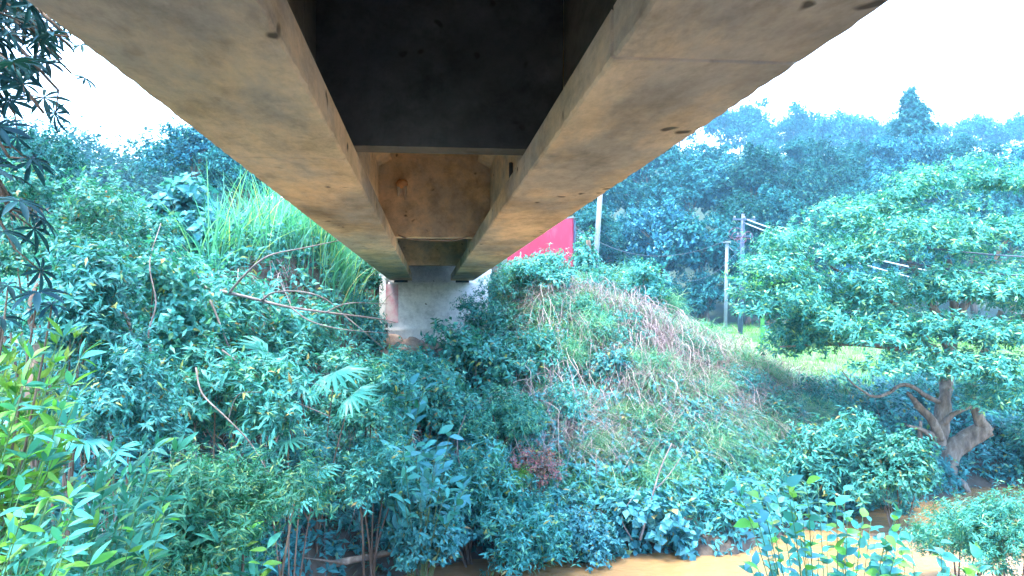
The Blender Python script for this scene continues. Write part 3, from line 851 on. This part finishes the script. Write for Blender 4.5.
# ------------------------------------------------------------------ individual shrubs
LEFT = "shrubs on the bank beside the bridge"
LOW = "shrubs along the river's edge"
RIGHT = "shrubs by the spreading tree"
for a in [
    ("small-leaved bush filling the bank edge under the hazy trees", "fine", 45, 245, 10.5, 78, LEFT),
    ("rounded small-leaved bush left of the climbing heart-leaf creeper", "fine", 118, 262, 13, 62, LEFT),
    ("bright heart-leaved climber mound below the dark feathery tree", "broad", 190, 232, 17, 44, LEFT),
    ("small leafy bush at the foot of the cane grass", "oval_blue", 170, 300, 15.5, 38, LEFT),
    ("dark glossy shrub under the girder's outer edge beside the abutment", "oval", 358, 282, 25, 26, LEFT),
    ("low dark shrub in the shade beside the abutment stones", "finger_deep", 352, 330, 23.5, 34, LEFT),
    ("large deep-green shrub above the yellowish willow-like branches", "finger_deep", 62, 335, 9.0, 74, LEFT),
    ("blue-green shrub behind the bare fallen branch", "oval", 150, 335, 12.5, 66, LEFT),
    ("finger-leaved shrub below the bare fallen branch", "finger", 232, 345, 14.2, 62, LEFT),
    ("shrub with drooping leaflets above the fan palms", "finger", 300, 350, 16.5, 42, LEFT),
    ("wide finger-leaved shrub in the middle of the shaded bank", "finger", 215, 408, 11.8, 74, LEFT),
    ("shaded blue shrub in the hollow behind the willow-like branches", "finger_deep", 120, 420, 8.6, 58, LEFT),
    ("leafy shrub just under the abutment stones", "finger", 402, 396, 18.5, 44, LEFT),
    ("drooping finger-leaved shrub right of the fan palms", "finger", 366, 410, 14.6, 52, LEFT),
    ("narrow-leaved shrub between the fan palms and the log", "finger_deep", 318, 480, 13.6, 44, LEFT),
    ("shrub with drooping shoots above the dark bank hollow", "finger", 372, 478, 13.6, 46, LEFT),
    ("feathery pale-green bush low beside the willow-like branches", "feather", 225, 520, 5.5, 84, LEFT),
    ("feathery bush at the water's edge near the log", "feather", 150, 565, 5.2, 60, LEFT),
    ("tall leafy mound right against the abutment's side", "fine", 494, 322, 23, 38, LEFT),
    ("leafy mound below the abutment's side", "oval", 478, 380, 19.5, 48, LEFT),
    ("bushy creeper mound below the red wall", "fine", 535, 300, 24, 46, LEFT),
    ("leafy mound hanging from the top of the bank by the girder end", "oval", 506, 350, 21.5, 40, LEFT),
    ("pale leafy mound between the abutment and the dry grass", "finger", 530, 372, 19.6, 42, LEFT),
    ("leafy mound in front of the abutment's foot stones", "finger", 425, 412, 16.5, 46, LEFT),
    ("grass clump on the crest in front of the creeper-grown stump", "tussock", 588, 296, 25.5, 34, "grass clumps on the bank"),
    ("grass clump on the crest below the banana plant", "tussock", 622, 290, 25.5, 32, "grass clumps on the bank"),
    ("grass clump on the crest above the driest straw", "tussock", 655, 312, 24.5, 30, "grass clumps on the bank"),
    ("grass clump where the bank's crest meets the grass flat", "tussock", 694, 336, 23.2, 28, "grass clumps on the bank"),
    ("grass clump near the top of the bank above the blue-green shrub", "tussock", 590, 335, 22.5, 36, "grass clumps on the bank"),
    ("grass clump in the middle of the dry straw patch", "tussock", 650, 372, 20.5, 34, "grass clumps on the bank"),
    ("grass clump on the bank facing the grey utility pole", "tussock", 706, 392, 20, 36, "grass clumps on the bank"),
    ("grass clump at the far shoulder of the bank below the grass flat", "tussock", 748, 374, 21, 34, "grass clumps on the bank"),
    ("grass clump above the pale forked snag", "tussock", 640, 425, 17.8, 36, "grass clumps on the bank"),
    ("grass clump low on the bank behind the muddy bend", "tussock", 700, 448, 17.6, 36, "grass clumps on the bank"),
    ("grass clump on the shoulder above the muddy bend", "tussock", 756, 432, 18.4, 36, "grass clumps on the bank"),
    ("grass clump low on the bank beside the red-leaved shrub", "tussock", 588, 452, 17.2, 32, "grass clumps on the bank"),
    ("grass clump beside the girder end at the top of the bank", "tussock", 512, 288, 25, 28, "grass clumps on the bank"),
    ("shaded grass clump between the leafy mounds and the dry straw", "tussock", 560, 355, 21, 30, "grass clumps on the bank"),
    ("grass clump at the lower end of the dry straw", "tussock", 660, 480, 16.4, 34, "grass clumps on the bank"),
    ("grass clump in the dip beside the dark bluish shrub", "tussock", 792, 412, 19.8, 32, "grass clumps on the bank"),
    ("fine creeper mound on the bank just under the crest grass", "fine", 600, 300, 0, 22, "weed mounds on the bank"),
    ("leafy weed mound on the crest beside the banana plant", "oval", 640, 298, 0, 20, "weed mounds on the bank"),
    ("feathery weed mound in the upper dry straw", "feather", 570, 320, 0, 24, "weed mounds on the bank"),
    ("creeper mound hanging over the dry straw", "fine", 625, 345, 0, 22, "weed mounds on the bank"),
    ("bluish weed mound in the middle of the straw", "oval_blue", 600, 385, 0, 24, "weed mounds on the bank"),
    ("feathery weed mound facing the utility poles", "feather", 690, 360, 0, 20, "weed mounds on the bank"),
    ("creeper mound on the far shoulder of the bank", "fine", 735, 395, 0, 22, "weed mounds on the bank"),
    ("bushy weed mound low on the grassy shoulder", "finger", 770, 420, 0, 24, "weed mounds on the bank"),
    ("feathery weed mound above the river shrubs", "feather", 660, 440, 0, 24, "weed mounds on the bank"),
    ("small bluish weed mound beside the forked snag", "oval_blue", 700, 425, 0, 20, "weed mounds on the bank"),
    ("creeper mound under the leafy mounds by the abutment", "fine", 560, 425, 0, 26, "weed mounds on the bank"),
    ("weed mound at the top corner of the bank below the red wall", "finger", 545, 285, 0, 22, "weed mounds on the bank"),
    ("narrow leafy mound in the middle of the bank", "feather", 500, 430, 16.5, 44, LEFT),
    ("blue-green shrub halfway down the grassy bank", "oval_blue", 560, 398, 19, 34, LEFT),
    ("finger-leaved shrub hanging over the water beside the red-leaved shrub", "finger", 470, 500, 14.6, 54, LOW),
    ("blue-green shrub dipping into the river below the log end", "oval_blue", 425, 540, 13.6, 44, LOW),
    ("dense shrub overhanging the water under the red-leaved shrub", "finger", 520, 540, 14.3, 50, LOW),
    ("red-leaved shrub glowing low on the bank", "red", 535, 470, 15.2, 32, LOW),
    ("yellowish mottled shrub just under the red-leaved shrub", "fine_fresh", 500, 487, 15.0, 26, LOW),
    ("bluish shrub at the water's edge below the dry grass", "oval_blue", 590, 545, 14.6, 34, LOW),
    ("blue shrub with large leaves by the river under the vines", "broad", 655, 530, 15.2, 42, LOW),
    ("blue-green shrub on the river's edge nearest the muddy bend", "finger", 715, 520, 16.0, 40, LOW),
    ("small shrub beside the muddy bend in the river", "oval", 762, 500, 16.8, 34, LOW),
    ("broad bushy shrub spreading below the grass flat toward the tree trunk", "finger", 838, 470, 16.8, 56, RIGHT),
    ("dark bluish shrub in the shade under the lowest tree limb", "finger_deep", 822, 418, 20.5, 34, RIGHT),
    ("leafy shrub at the foot of the gnarled trunk", "oval", 895, 475, 15.8, 46, RIGHT),
    ("light green shrub leaning over the muddy water by the tree", "feather", 957, 542, 12.5, 48, RIGHT),
    ("bright small-leaved shrub over the water at the tree side", "feather", 1012, 540, 11.5, 54, RIGHT),
    ("deep-shaded undergrowth shrub behind the gnarled trunk", "finger_deep", 1000, 430, 24, 52, RIGHT),
    ("dark shrub in the gloom between the trunk and the river bend", "finger_deep", 900, 420, 23, 40, RIGHT),
    ("dark low shrub filling the shade between the trunk and the grass flat", "finger_deep", 935, 400, 25, 40, RIGHT),
    ("gloomy shrub on the undercut bank beyond the trunk", "finger_deep", 985, 462, 22.5, 34, RIGHT),
    ("dim shrub at the water under the thick cut limb", "oval", 1030, 480, 20.5, 34, RIGHT),
    ("small dark shrub at the water left of the trunk foot", "finger_deep", 885, 505, 17.6, 30, RIGHT),
    ("shaded shrub behind the thick cut limb of the tree", "oval", 1040, 450, 20, 46, RIGHT)]:
    lab, kind, px, py, Y_, rp, grp = a
    if Y_ == 0: Y_ = hit_y(px, py) or 24.0; rp *= 1.45
    if kind == "tussock":
        Y_ = hit_y(px, py) or Y_; rp *= .8
        shrub(lab, kind, px, py, Y_, rp, "grass_clump", "grass clump", grp, (1, 1, .9), 3, "shoot")
    else: shrub(lab, kind, px, py, Y_, rp, group=grp)

# ------------------------------------------------------------------ plants whose leaves can be picked out one by one
def leaf_blade(name, ln, w, m_, shape=(0, .55, .95, 1, .82, .5, 0), droop=.25, fold=.12):
    """a curved pointed leaf along +x, joint at the origin"""
    n_ = len(shape); V = []; F = []
    for k, s in enumerate(shape):
        t = k/(n_-1); z = -droop*t*t*ln
        V += [(t*ln, -s*w/2, z+fold*s*w), (t*ln, 0, z), (t*ln, s*w/2, z+fold*s*w)]
    for k in range(n_-1):
        a = 3*k
        F += [[a, a+1, a+4, a+3], [a+1, a+2, a+5, a+4]]
    me = mesh_np(name, V, np.array(F), True); me.materials.append(m_)
    return me

def aim(o, p, d, up=(0, 0, 1), roll=0.0, s=1.0):
    x = Vector(nrm(d)); u = Vector(nrm(up)); z = (u - x*u.dot(x)).normalized(); y = z.cross(x)
    o.matrix_local = Matrix.Translation(Vector(p)) @ Matrix((x, y, z)).transposed().to_4x4() @ Matrix.Rotation(roll, 4, 'X') @ Matrix.Scale(s, 4)

def branch_plant(name, label, cat, base, twigs, leaf_meshes, step, size, barkm, rad=.012, e=(.5, 1.1), droop=.2, group=None, reach=.7, tm=None, tmat=None, maxleaf=300):
    """stems (lists of world points) with leaves set along their outer reach (metres): the nearest up to maxleaf are
    objects of their own, the rest of the leaves one joined part"""
    base = np.asarray(base, float)
    r_ = empty(name, base); tag(r_, label, cat, group)
    mb = MB(); spots = []
    for tw in twigs:
        p, rr = spline(np.asarray(tw)-base, np.linspace(rad, rad*.3, len(tw)), 6)
        mb.tube(p, rr, 6)
        seg = np.linalg.norm(np.diff(p, axis=0), axis=1); cum = np.concatenate([[0], np.cumsum(seg)])
        s = max(cum[-1]-reach, cum[-1]*.2); side = 1
        while s < cum[-1]:
            k = min(np.searchsorted(cum, s), len(p)-1); t = nrm(p[k]-p[max(k-1, 0)])
            q = nrm(np.cross(t, [0, 0, 1]))*side + RNG.normal(0, .55, 3)
            a = RNG.uniform(*e)
            d = t*math.cos(a) + nrm(q)*math.sin(a); d[2] -= droop*RNG.uniform(.2, 1.6)
            spots.append((p[k], nrm(d), size*RNG.uniform(.65, 1.2)))
            side = -side; s += step*RNG.uniform(.6, 1.4)
    order = np.argsort([np.linalg.norm(p+base-CAM) for p, _, _ in spots])
    rest = []
    for c_, q in enumerate(order):
        p, d, sz = spots[q]
        if c_ < maxleaf:
            o = link("leaf", leaf_meshes[RNG.integers(len(leaf_meshes))], r_)
            aim(o, p, d, (RNG.normal(0, .35), RNG.normal(0, .35)-.35, 1), RNG.normal(0, .3), sz)
        else: rest.append((p, d, sz))
    if rest:
        V, F = place(tm or leaf_lance(.13, .05), np.array([q[0] for q in rest]), np.array([q[1] for q in rest]), np.array([0, -.35, 1])+RNG.normal(0, .35, (len(rest), 3)), np.array([q[2] for q in rest]))
        o = link("foliage", mesh_np("foliage", V, F), r_, tmat or L["tree"]); o["kind"] = "stuff"
    link("stem", mb.mesh("stem", True), r_, M[barkm])
    return r_

lance = [leaf_blade("lance_leaf", 1, .26, L[k_], droop=d_) for k_ in ("fresh", "tree", "tree", "teal") for d_ in (.15, .4)]
lance_y = [leaf_blade("lance_leaf", 1, .26, L[k_], droop=d_) for k_ in ("fresh", "tree", "fresh", "teal") for d_ in (.15, .4)]
heart = [leaf_blade("heart_leaf", 1, .62, L[k_], (.1, .85, 1, .95, .72, .36, 0), d_, .1) for k_ in ("fresh", "tree", "teal", "bluish") for d_ in (.1, .35, .6)]
oval = [leaf_blade("oval_leaf", 1, .4, L[k_], droop=d_) for k_ in ("bluish", "teal") for d_ in (.15, .35)]

def fan_twigs(base, tips, bow=.25):
    out = []
    for t in tips:
        t = np.asarray(t); b0 = np.asarray(base)+RNG.normal(0, .05, 3)
        m1 = b0*.62+t*.38+np.array([0, 0, bow]); m2 = b0*.25+t*.75+np.array([0, 0, bow*.7])
        out.append([b0, m1, m2, t])
    return out

def gp(px, Y):
    p = P(px, 300, Y); return np.array([p[0], p[1], float(H(p[0], p[1]))-.05])

def wtips(n_, px0, px1, py0, py1, Ya, Yb):
    return [P(RNG.uniform(px0, px1), RNG.uniform(py0, py1), RNG.uniform(Ya, Yb)) for _ in range(n_)]

WG = "narrow-leaved bushes at the near bank"
branch_plant("willow_leaved_bush", "yellow-green bush with long narrow leaves closest at the picture's edge", "bush", gp(-130, 3.7),
             fan_twigs(gp(-130, 3.7), wtips(54, -30, 80, 335, 480, 3.3, 4.3)), lance_y, .026, .105, "shoot", .006, group=WG, tmat=L["fresh"])
branch_plant("willow_leaved_bush", "spreading bush with long narrow glossy leaves in front of the feathery bush", "bush", gp(10, 4.6),
             fan_twigs(gp(10, 4.6), wtips(80, 10, 190, 445, 590, 3.8, 5.2)), lance, .03, .115, "shoot", .006, group=WG)
branch_plant("willow_leaved_bush", "low narrow-leaved bush filling the very bottom corner", "bush", gp(-90, 3.3),
             fan_twigs(gp(-90, 3.3), wtips(40, -30, 90, 490, 600, 2.9, 3.7)), lance, .03, .10, "shoot", .006, group=WG)
branch_plant("willow_leaved_bush", "narrow-leaved bush with pale tips right of the spreading one at the bottom", "bush", gp(150, 5.4),
             fan_twigs(gp(150, 5.4), wtips(40, 150, 270, 520, 600, 5.0, 6.0)), lance, .045, .16, "shoot", .006, group=WG)
BG_ = "broad-leaved bushes at the near bank"
branch_plant("heart_leaved_bush", "leafy bush with broad pointed leaves rising in front of the muddy water", "bush", gp(830, 5.2),
             fan_twigs(gp(830, 5.2), wtips(52, 735, 905, 478, 590, 4.4, 6.2), .3), heart, .05, .095, "shoot", .006, group=BG_, reach=.5, tm=leaf_round(), tmat=L["teal"])
branch_plant("heart_leaved_bush", "low broad-leaved sprigs over the water at the bottom edge", "bush", gp(940, 5.5),
             fan_twigs(gp(940, 5.5), wtips(16, 890, 1000, 540, 595, 4.8, 5.8), .12), heart, .055, .095, "shoot", .006, group=BG_, reach=.4)
branch_plant("glossy_shrub", "shrub with large pale glossy leaves on the lower bank by the log", "shrub", gp(420, 13.4),
             fan_twigs(gp(420, 13.4), wtips(24, 385, 470, 430, 520, 12.4, 13.6), .2), oval, .10, .27, "shoot", .010)
branch_plant("glossy_shrub", "small shrub with pale large leaves just below the abutment", "shrub", gp(395, 15.0),
             fan_twigs(gp(395, 15.0), wtips(12, 370, 425, 380, 425, 14.0, 15.0), .2), oval, .12, .27, "shoot", .010)

# the dark tree with hand-shaped leaves hanging in at the upper corner
def palmate(name, m_, nleaf=8, spread=2.5, w=.2):
    V, F, n_ = [], [], 0
    sh = (.1, .55, .9, 1, .7, 0)
    for k in range(nleaf):
        a = (k/(nleaf-1)-.5)*2*spread
        ln = 1 - .35*abs(a)/spread
        for i_, s in enumerate(sh):
            t = i_/(len(sh)-1)
            for q in (-1, 0, 1):
                xx, yy = t*ln, q*s*w*ln/2
                V.append((xx*math.cos(a)-yy*math.sin(a), xx*math.sin(a)+yy*math.cos(a), -.28*t*t*ln + .05*abs(q)*s))
        for i_ in range(len(sh)-1):
            b0 = n_+3*i_
            F += [[b0, b0+1, b0+4, b0+3], [b0+1, b0+2, b0+5, b0+4]]
        n_ += 3*len(sh)
    me = mesh_np(name, V, np.array(F), True); me.materials.append(m_)
    return me
L["hand"] = leaf_mat("leaf_hand", [(0, (.006, .035, .045)), (1, (.014, .07, .08))], .6, .12, .08)
hands = [palmate("hand_leaf", L[k_], c_, s_) for k_ in ("hand", "hand") for c_, s_ in ((7, 2.2), (9, 2.6))]

tb = np.array([-3.6, 4.0, float(H(-3.6, 4.0))-.1])
ht_ = empty("hand_leaved_tree", tb)
tag(ht_, "dark tree with hand-shaped leaves hanging in from above at the upper corner", "tree")
mb = MB(); crownp = np.array([-3.3, 4.2, 6.8])-tb
mb.tube([(0, 0, 0), crownp*.5+np.array([-.1, 0, 0]), crownp], [.10, .085, .05], 8, 5)
cnt = 0
for k in range(60):
    tip = P(RNG.uniform(-40, 72), RNG.uniform(-45, 118), RNG.uniform(3.4, 5.2))
    if k > 46: tip = P(RNG.uniform(-25, 18), RNG.uniform(125, 250), RNG.uniform(3.4, 4.2))
    tip = tip-tb
    mp = crownp*.45+tip*.55+np.array([0, 0, .2])
    p, rr = spline([crownp, mp, tip], [.03, .015, .006], 6); mb.tube(p, rr, 5)
    for q in range(5):
        j = p[-1-int(q*1.3)]
        d = nrm(RNG.normal(0, 1, 3)*np.array([1, 1, .5])+np.array([.2, -.2, -.35]))
        pet = RNG.uniform(.06, .15)
        mb.tube([j, j+d*pet], [.004, .003], 4)
        o = link("leaf", hands[RNG.integers(4)], ht_)
        aim(o, j+d*pet, d+np.array([0, 0, -.3]), (RNG.normal(0, .4), RNG.normal(0, .4)-.5, 1), 0, RNG.uniform(.10, .16)); cnt += 1
link("trunk", mb.mesh("trunk", True), ht_, M["bark"])

sb = gp(15, 3.4)
sp_ = empty("hand_leaved_sapling", sb)
tag(sp_, "single dark green hand-leaved sapling at the picture edge above the yellow-green bush", "sapling")
mb = MB()
for (px, py, s) in ((38, 292, .17), (8, 286, .15), (2, 318, .13), (52, 305, .12)):
    j = P(px, py, 3.6)-sb
    mb.tube([(0, 0, 0), j*.6+np.array([-.1, 0, .1]), j], [.012, .008, .004], 5, 5)
    o = link("leaf", hands[RNG.integers(4)], sp_); aim(o, j, (RNG.normal(0, .5), -.5, -.15), (0, -.5, 1), 0, s)
link("stem", mb.mesh("stem", True), sp_, M["bark"])

# fan palms in the shaded bank
def fan(nleaf=15, spread=1.9):
    V, F, n_ = [], [], 0
    for k in range(nleaf):
        a = (k/(nleaf-1)-.5)*2*spread; ln = 1-.18*abs(a)/spread+RNG.uniform(-.06, .04)
        for i_, (t, w) in enumerate(((0.03, .01), (.45, .055), (.75, .045), (1.0, .002))):
            z = -.22*t*t*(1+.6*RNG.random()*(t > .7))
            for q in (-1, 0, 1):
                xx, yy = t*ln, q*w
                V.append((xx*math.cos(a)-yy*math.sin(a), xx*math.sin(a)+yy*math.cos(a), z+(.035*abs(q) if t > .1 else 0)))
        for i_ in range(3):
            b0 = n_+3*i_; F += [[b0, b0+1, b0+4, b0+3], [b0+1, b0+2, b0+5, b0+4]]
        n_ += 12
    me = mesh_np("fan_frond", V, np.array(F)); me.materials.append(L["palm"]); return me
fans = [fan(), fan(17, 2.2), fan(13, 1.6)]
for lab, bpx, by, frs in [
    ("fan palm with wide pleated fronds under the bare fallen branch", 318, 13.2, [(268, 352, .62), (335, 372, .7), (300, 385, .5), (352, 395, .55), (285, 402, .5)]),
    ("lower fan palm with a pale round frond above the dark bank hollow", 292, 11.6, [(288, 440, .42), (318, 470, .40), (262, 448, .36), (300, 500, .36)]),
    ("small fan palm in the shade of the willow-like branches", 92, 8.2, [(85, 440, .42), (62, 425, .38), (112, 455, .36)])]:
    b0 = gp(bpx, by+.5)
    e_ = empty("fan_palm", b0); tag(e_, lab, "palm", "fan palms of the shaded bank"); mb = MB()
    for px, py, s in frs:
        j = P(px, py, by+RNG.uniform(-.5, .2))-b0
        mb.tube([(0, 0, 0), j*.6+np.array([0, 0, .15]), j], [.014, .011, .008], 5, 5)
        o = link("frond", fans[RNG.integers(3)], e_)
        out = nrm(np.array([j[0], j[1]-.6, -.15])); aim(o, j, out, (RNG.normal(0, .3), -.7, 1), RNG.normal(0, .25), s)
    link("stem", mb.mesh("stem", True), e_, M["bark"])

# banana plants
bl = [leaf_blade("banana_leaf", 1, .26, L["banana"], (.25, .8, 1, 1, .95, .75, .4, 0), d_, .1) for d_ in (.2, .5, .8)]
for lab, px, Y_, hgt, n_, s in [
    ("banana plant with upright leaves beside the grey utility pole", 762, 43, 3.2, 8, 2.3),
    ("banana plant at the crest of the bank beside the leaning pole", 614, 30, 1.2, 8, 1.35),
    ("small banana plant lower on the crest behind the creeper stump", 632, 32, .8, 6, 1.2),
    ("young plantain with a bright leaf in the shade by the abutment", 326, 21.5, 1.0, 6, 1.0)]:
    b0 = gp(px, Y_); e_ = empty("banana_plant", b0); tag(e_, lab, "banana plant", "banana plants on the far bank")
    link("stem", MB().tube([(0, 0, 0), (.03, 0, hgt*.6), (0, 0, hgt)], [.13, .11, .06], 8, 3).mesh("stem", True), e_, L["banana"])
    for k in range(n_):
        a = k*2.4+RNG.uniform(-.3, .3)
        o = link("leaf", bl[k % 3], e_)
        aim(o, (0, 0, hgt*RNG.uniform(.85, 1.0)), (math.cos(a), math.sin(a), RNG.uniform(.5, 1.6)), (0, 0, 1), RNG.normal(0, .3), s*RNG.uniform(.75, 1.15))

# the creeper-grown stump beside the leaning pole
b0 = gp(590, 27.5)
st_ = empty("creeper_grown_stump", b0); tag(st_, "upright stump smothered in small creeper leaves in front of the leaning pole", "stump")
top_ = P(588, 240, 27.5)-b0
link("trunk", MB().tube([(0, 0, 0), top_*.5+np.array([.1, 0, 0]), top_], [.16, .13, .08], 8, 3).mesh("trunk", True), st_, M["bark"])
t = RNG.uniform(0, 1.05, 34)
lb = np.stack([top_[0]*t+RNG.normal(0, .12, 34), RNG.normal(0, .12, 34), top_[2]*t, .28+.3*(1-t)], -1)
V, F = lobes_crown(lb, 22, 6, leaf_lance(.3, .06), .13, droop=.4)
cr = link("foliage", mesh_np("foliage", V, F), st_, L["teal"]); cr["kind"] = "stuff"

# ------------------------------------------------------------------ dead wood
def dead(name, label, twigs, cat="branch", m_="deadwood", wobble=.02):
    a0 = np.asarray(P(*twigs[0][0][0]), float)
    e_ = empty(name, a0); tag(e_, label, cat, "dead branches on the bank")
    for k, (pts, r0, r1) in enumerate(twigs):
        p = np.array([P(*q) for q in pts])-a0
        p[1:] += RNG.normal(0, wobble, p[1:].shape)
        link("limb" if k == 0 else "twig", MB().tube(p, np.linspace(r0, r1, len(p)), 7, 5).mesh("limb", True), e_, M[m_])

dead("fallen_branch", "long bare grey branch stretching across in front of the cane grass",
     [([(160, 276, 13.4), (205, 288, 13.2), (245, 299, 13), (285, 306, 12.8), (325, 313, 12.8), (372, 318, 13), (398, 322, 13.2)], .034, .008),
      ([(228, 294, 13.1), (245, 275, 12.8), (268, 258, 12.6), (300, 248, 12.6), (342, 240, 12.8)], .022, .006),
      ([(262, 300, 12.9), (275, 292, 12.7), (300, 293, 12.6), (325, 302, 12.6), (350, 322, 12.8)], .018, .005),
      ([(195, 285, 13.3), (208, 300, 13.0), (222, 325, 12.8), (232, 350, 12.7), (262, 385, 12.6)], .024, .008),
      ([(290, 307, 12.8), (310, 320, 12.6), (345, 330, 12.6), (395, 332, 12.9)], .014, .004),
      ([(325, 313, 12.8), (350, 302, 12.6), (385, 304, 12.8)], .013, .004),
      ([(345, 316, 12.9), (360, 330, 12.7), (390, 352, 13)], .011, .003),
      ([(205, 288, 13.2), (195, 276, 13.0), (175, 266, 12.9)], .02, .008)])
dead("bare_sapling", "slim pale dead stem slanting through the finger-leaved shrub",
     [([(196, 368, 11.2), (205, 395, 10.7), (228, 420, 10.5), (250, 445, 10.5), (275, 482, 10.6), (292, 505, 11)], .013, .007), ([(228, 420, 10.5), (240, 400, 10.4), (258, 392, 10.4)], .006, .003)])
dead("leaning_stick", "thin bare stick leaning across the fan palms",
     [([(222, 350, 12), (250, 372, 12), (285, 395, 12), (330, 418, 12.1)], .015, .006), ([(250, 372, 12), (300, 378, 12), (335, 392, 12)], .008, .003)])
dead("driftwood_log", "pale driftwood log lying along the water's edge at the bank foot",
     [([(270, 574, 13.2), (310, 568, 13.4), (345, 564, 13.6), (375, 556, 13.7), (420, 545, 14.0)], .07, .05), ([(345, 564, 13.6), (330, 560, 13.3), (300, 556, 13.2)], .03, .01)], "log", "pale_bark")
dead("pale_snag", "bare whitish forked stem standing in the blue shrubs by the water",
     [([(640, 540, 14.6), (650, 505, 14.8), (660, 470, 15), (672, 445, 15.2)], .025, .012), ([(655, 490, 14.9), (668, 478, 14.8), (684, 455, 15)], .015, .006),
      ([(632, 540, 14.6), (622, 515, 14.6), (640, 490, 14.7)], .012, .005)], "snag")
dead("bent_cane", "thin bowed bare stem over the lower bank beside the yellowish shrub",
     [([(460, 470, 14.4), (458, 440, 14.4), (466, 415, 14.5)], .012, .007)], "snag")
dead("dark_trunk", "dark leaning trunk in the shade of the large deep-green shrub",
     [([(30, 420, 7.9), (36, 372, 8.1), (40, 340, 8.3), (34, 310, 8.5), (40, 270, 8.9)], .055, .02)], "trunk", "bark")
dead("grey_sapling", "pale slim leaning sapling stem above the shaded shrubs",
     [([(156, 400, 11.2), (152, 370, 10.8), (147, 335, 10.7), (156, 300, 10.9), (148, 262, 11.2), (160, 225, 11.8)], .018, .006), ([(120, 305, 9.6), (128, 330, 9.6), (122, 352, 9.6)], .022, .015)], "sapling", "deadwood")

# ------------------------------------------------------------------ haze over the far wood
hz = bpy.data.materials.new("haze")
hz.use_nodes = True
hn, hl = hz.node_tree.nodes, hz.node_tree.links
hn.remove(hn["Principled BSDF"])
vol = hn.new("ShaderNodeVolumePrincipled")
vol.inputs["Color"].default_value = (.30, .72, 1.0, 1)
vol.inputs["Density"].default_value = .0008
vol.inputs["Anisotropy"].default_value = .2
hl.new(vol.outputs[0], hn["Material Output"].inputs["Volume"])
hb = MB().box((-700, -260, -3), (1000, 1300, 85)).mesh("haze")
tag(link("haze", hb, None, hz), "thin pale blue haze hanging over the valley and the wood", "haze", kind="stuff")
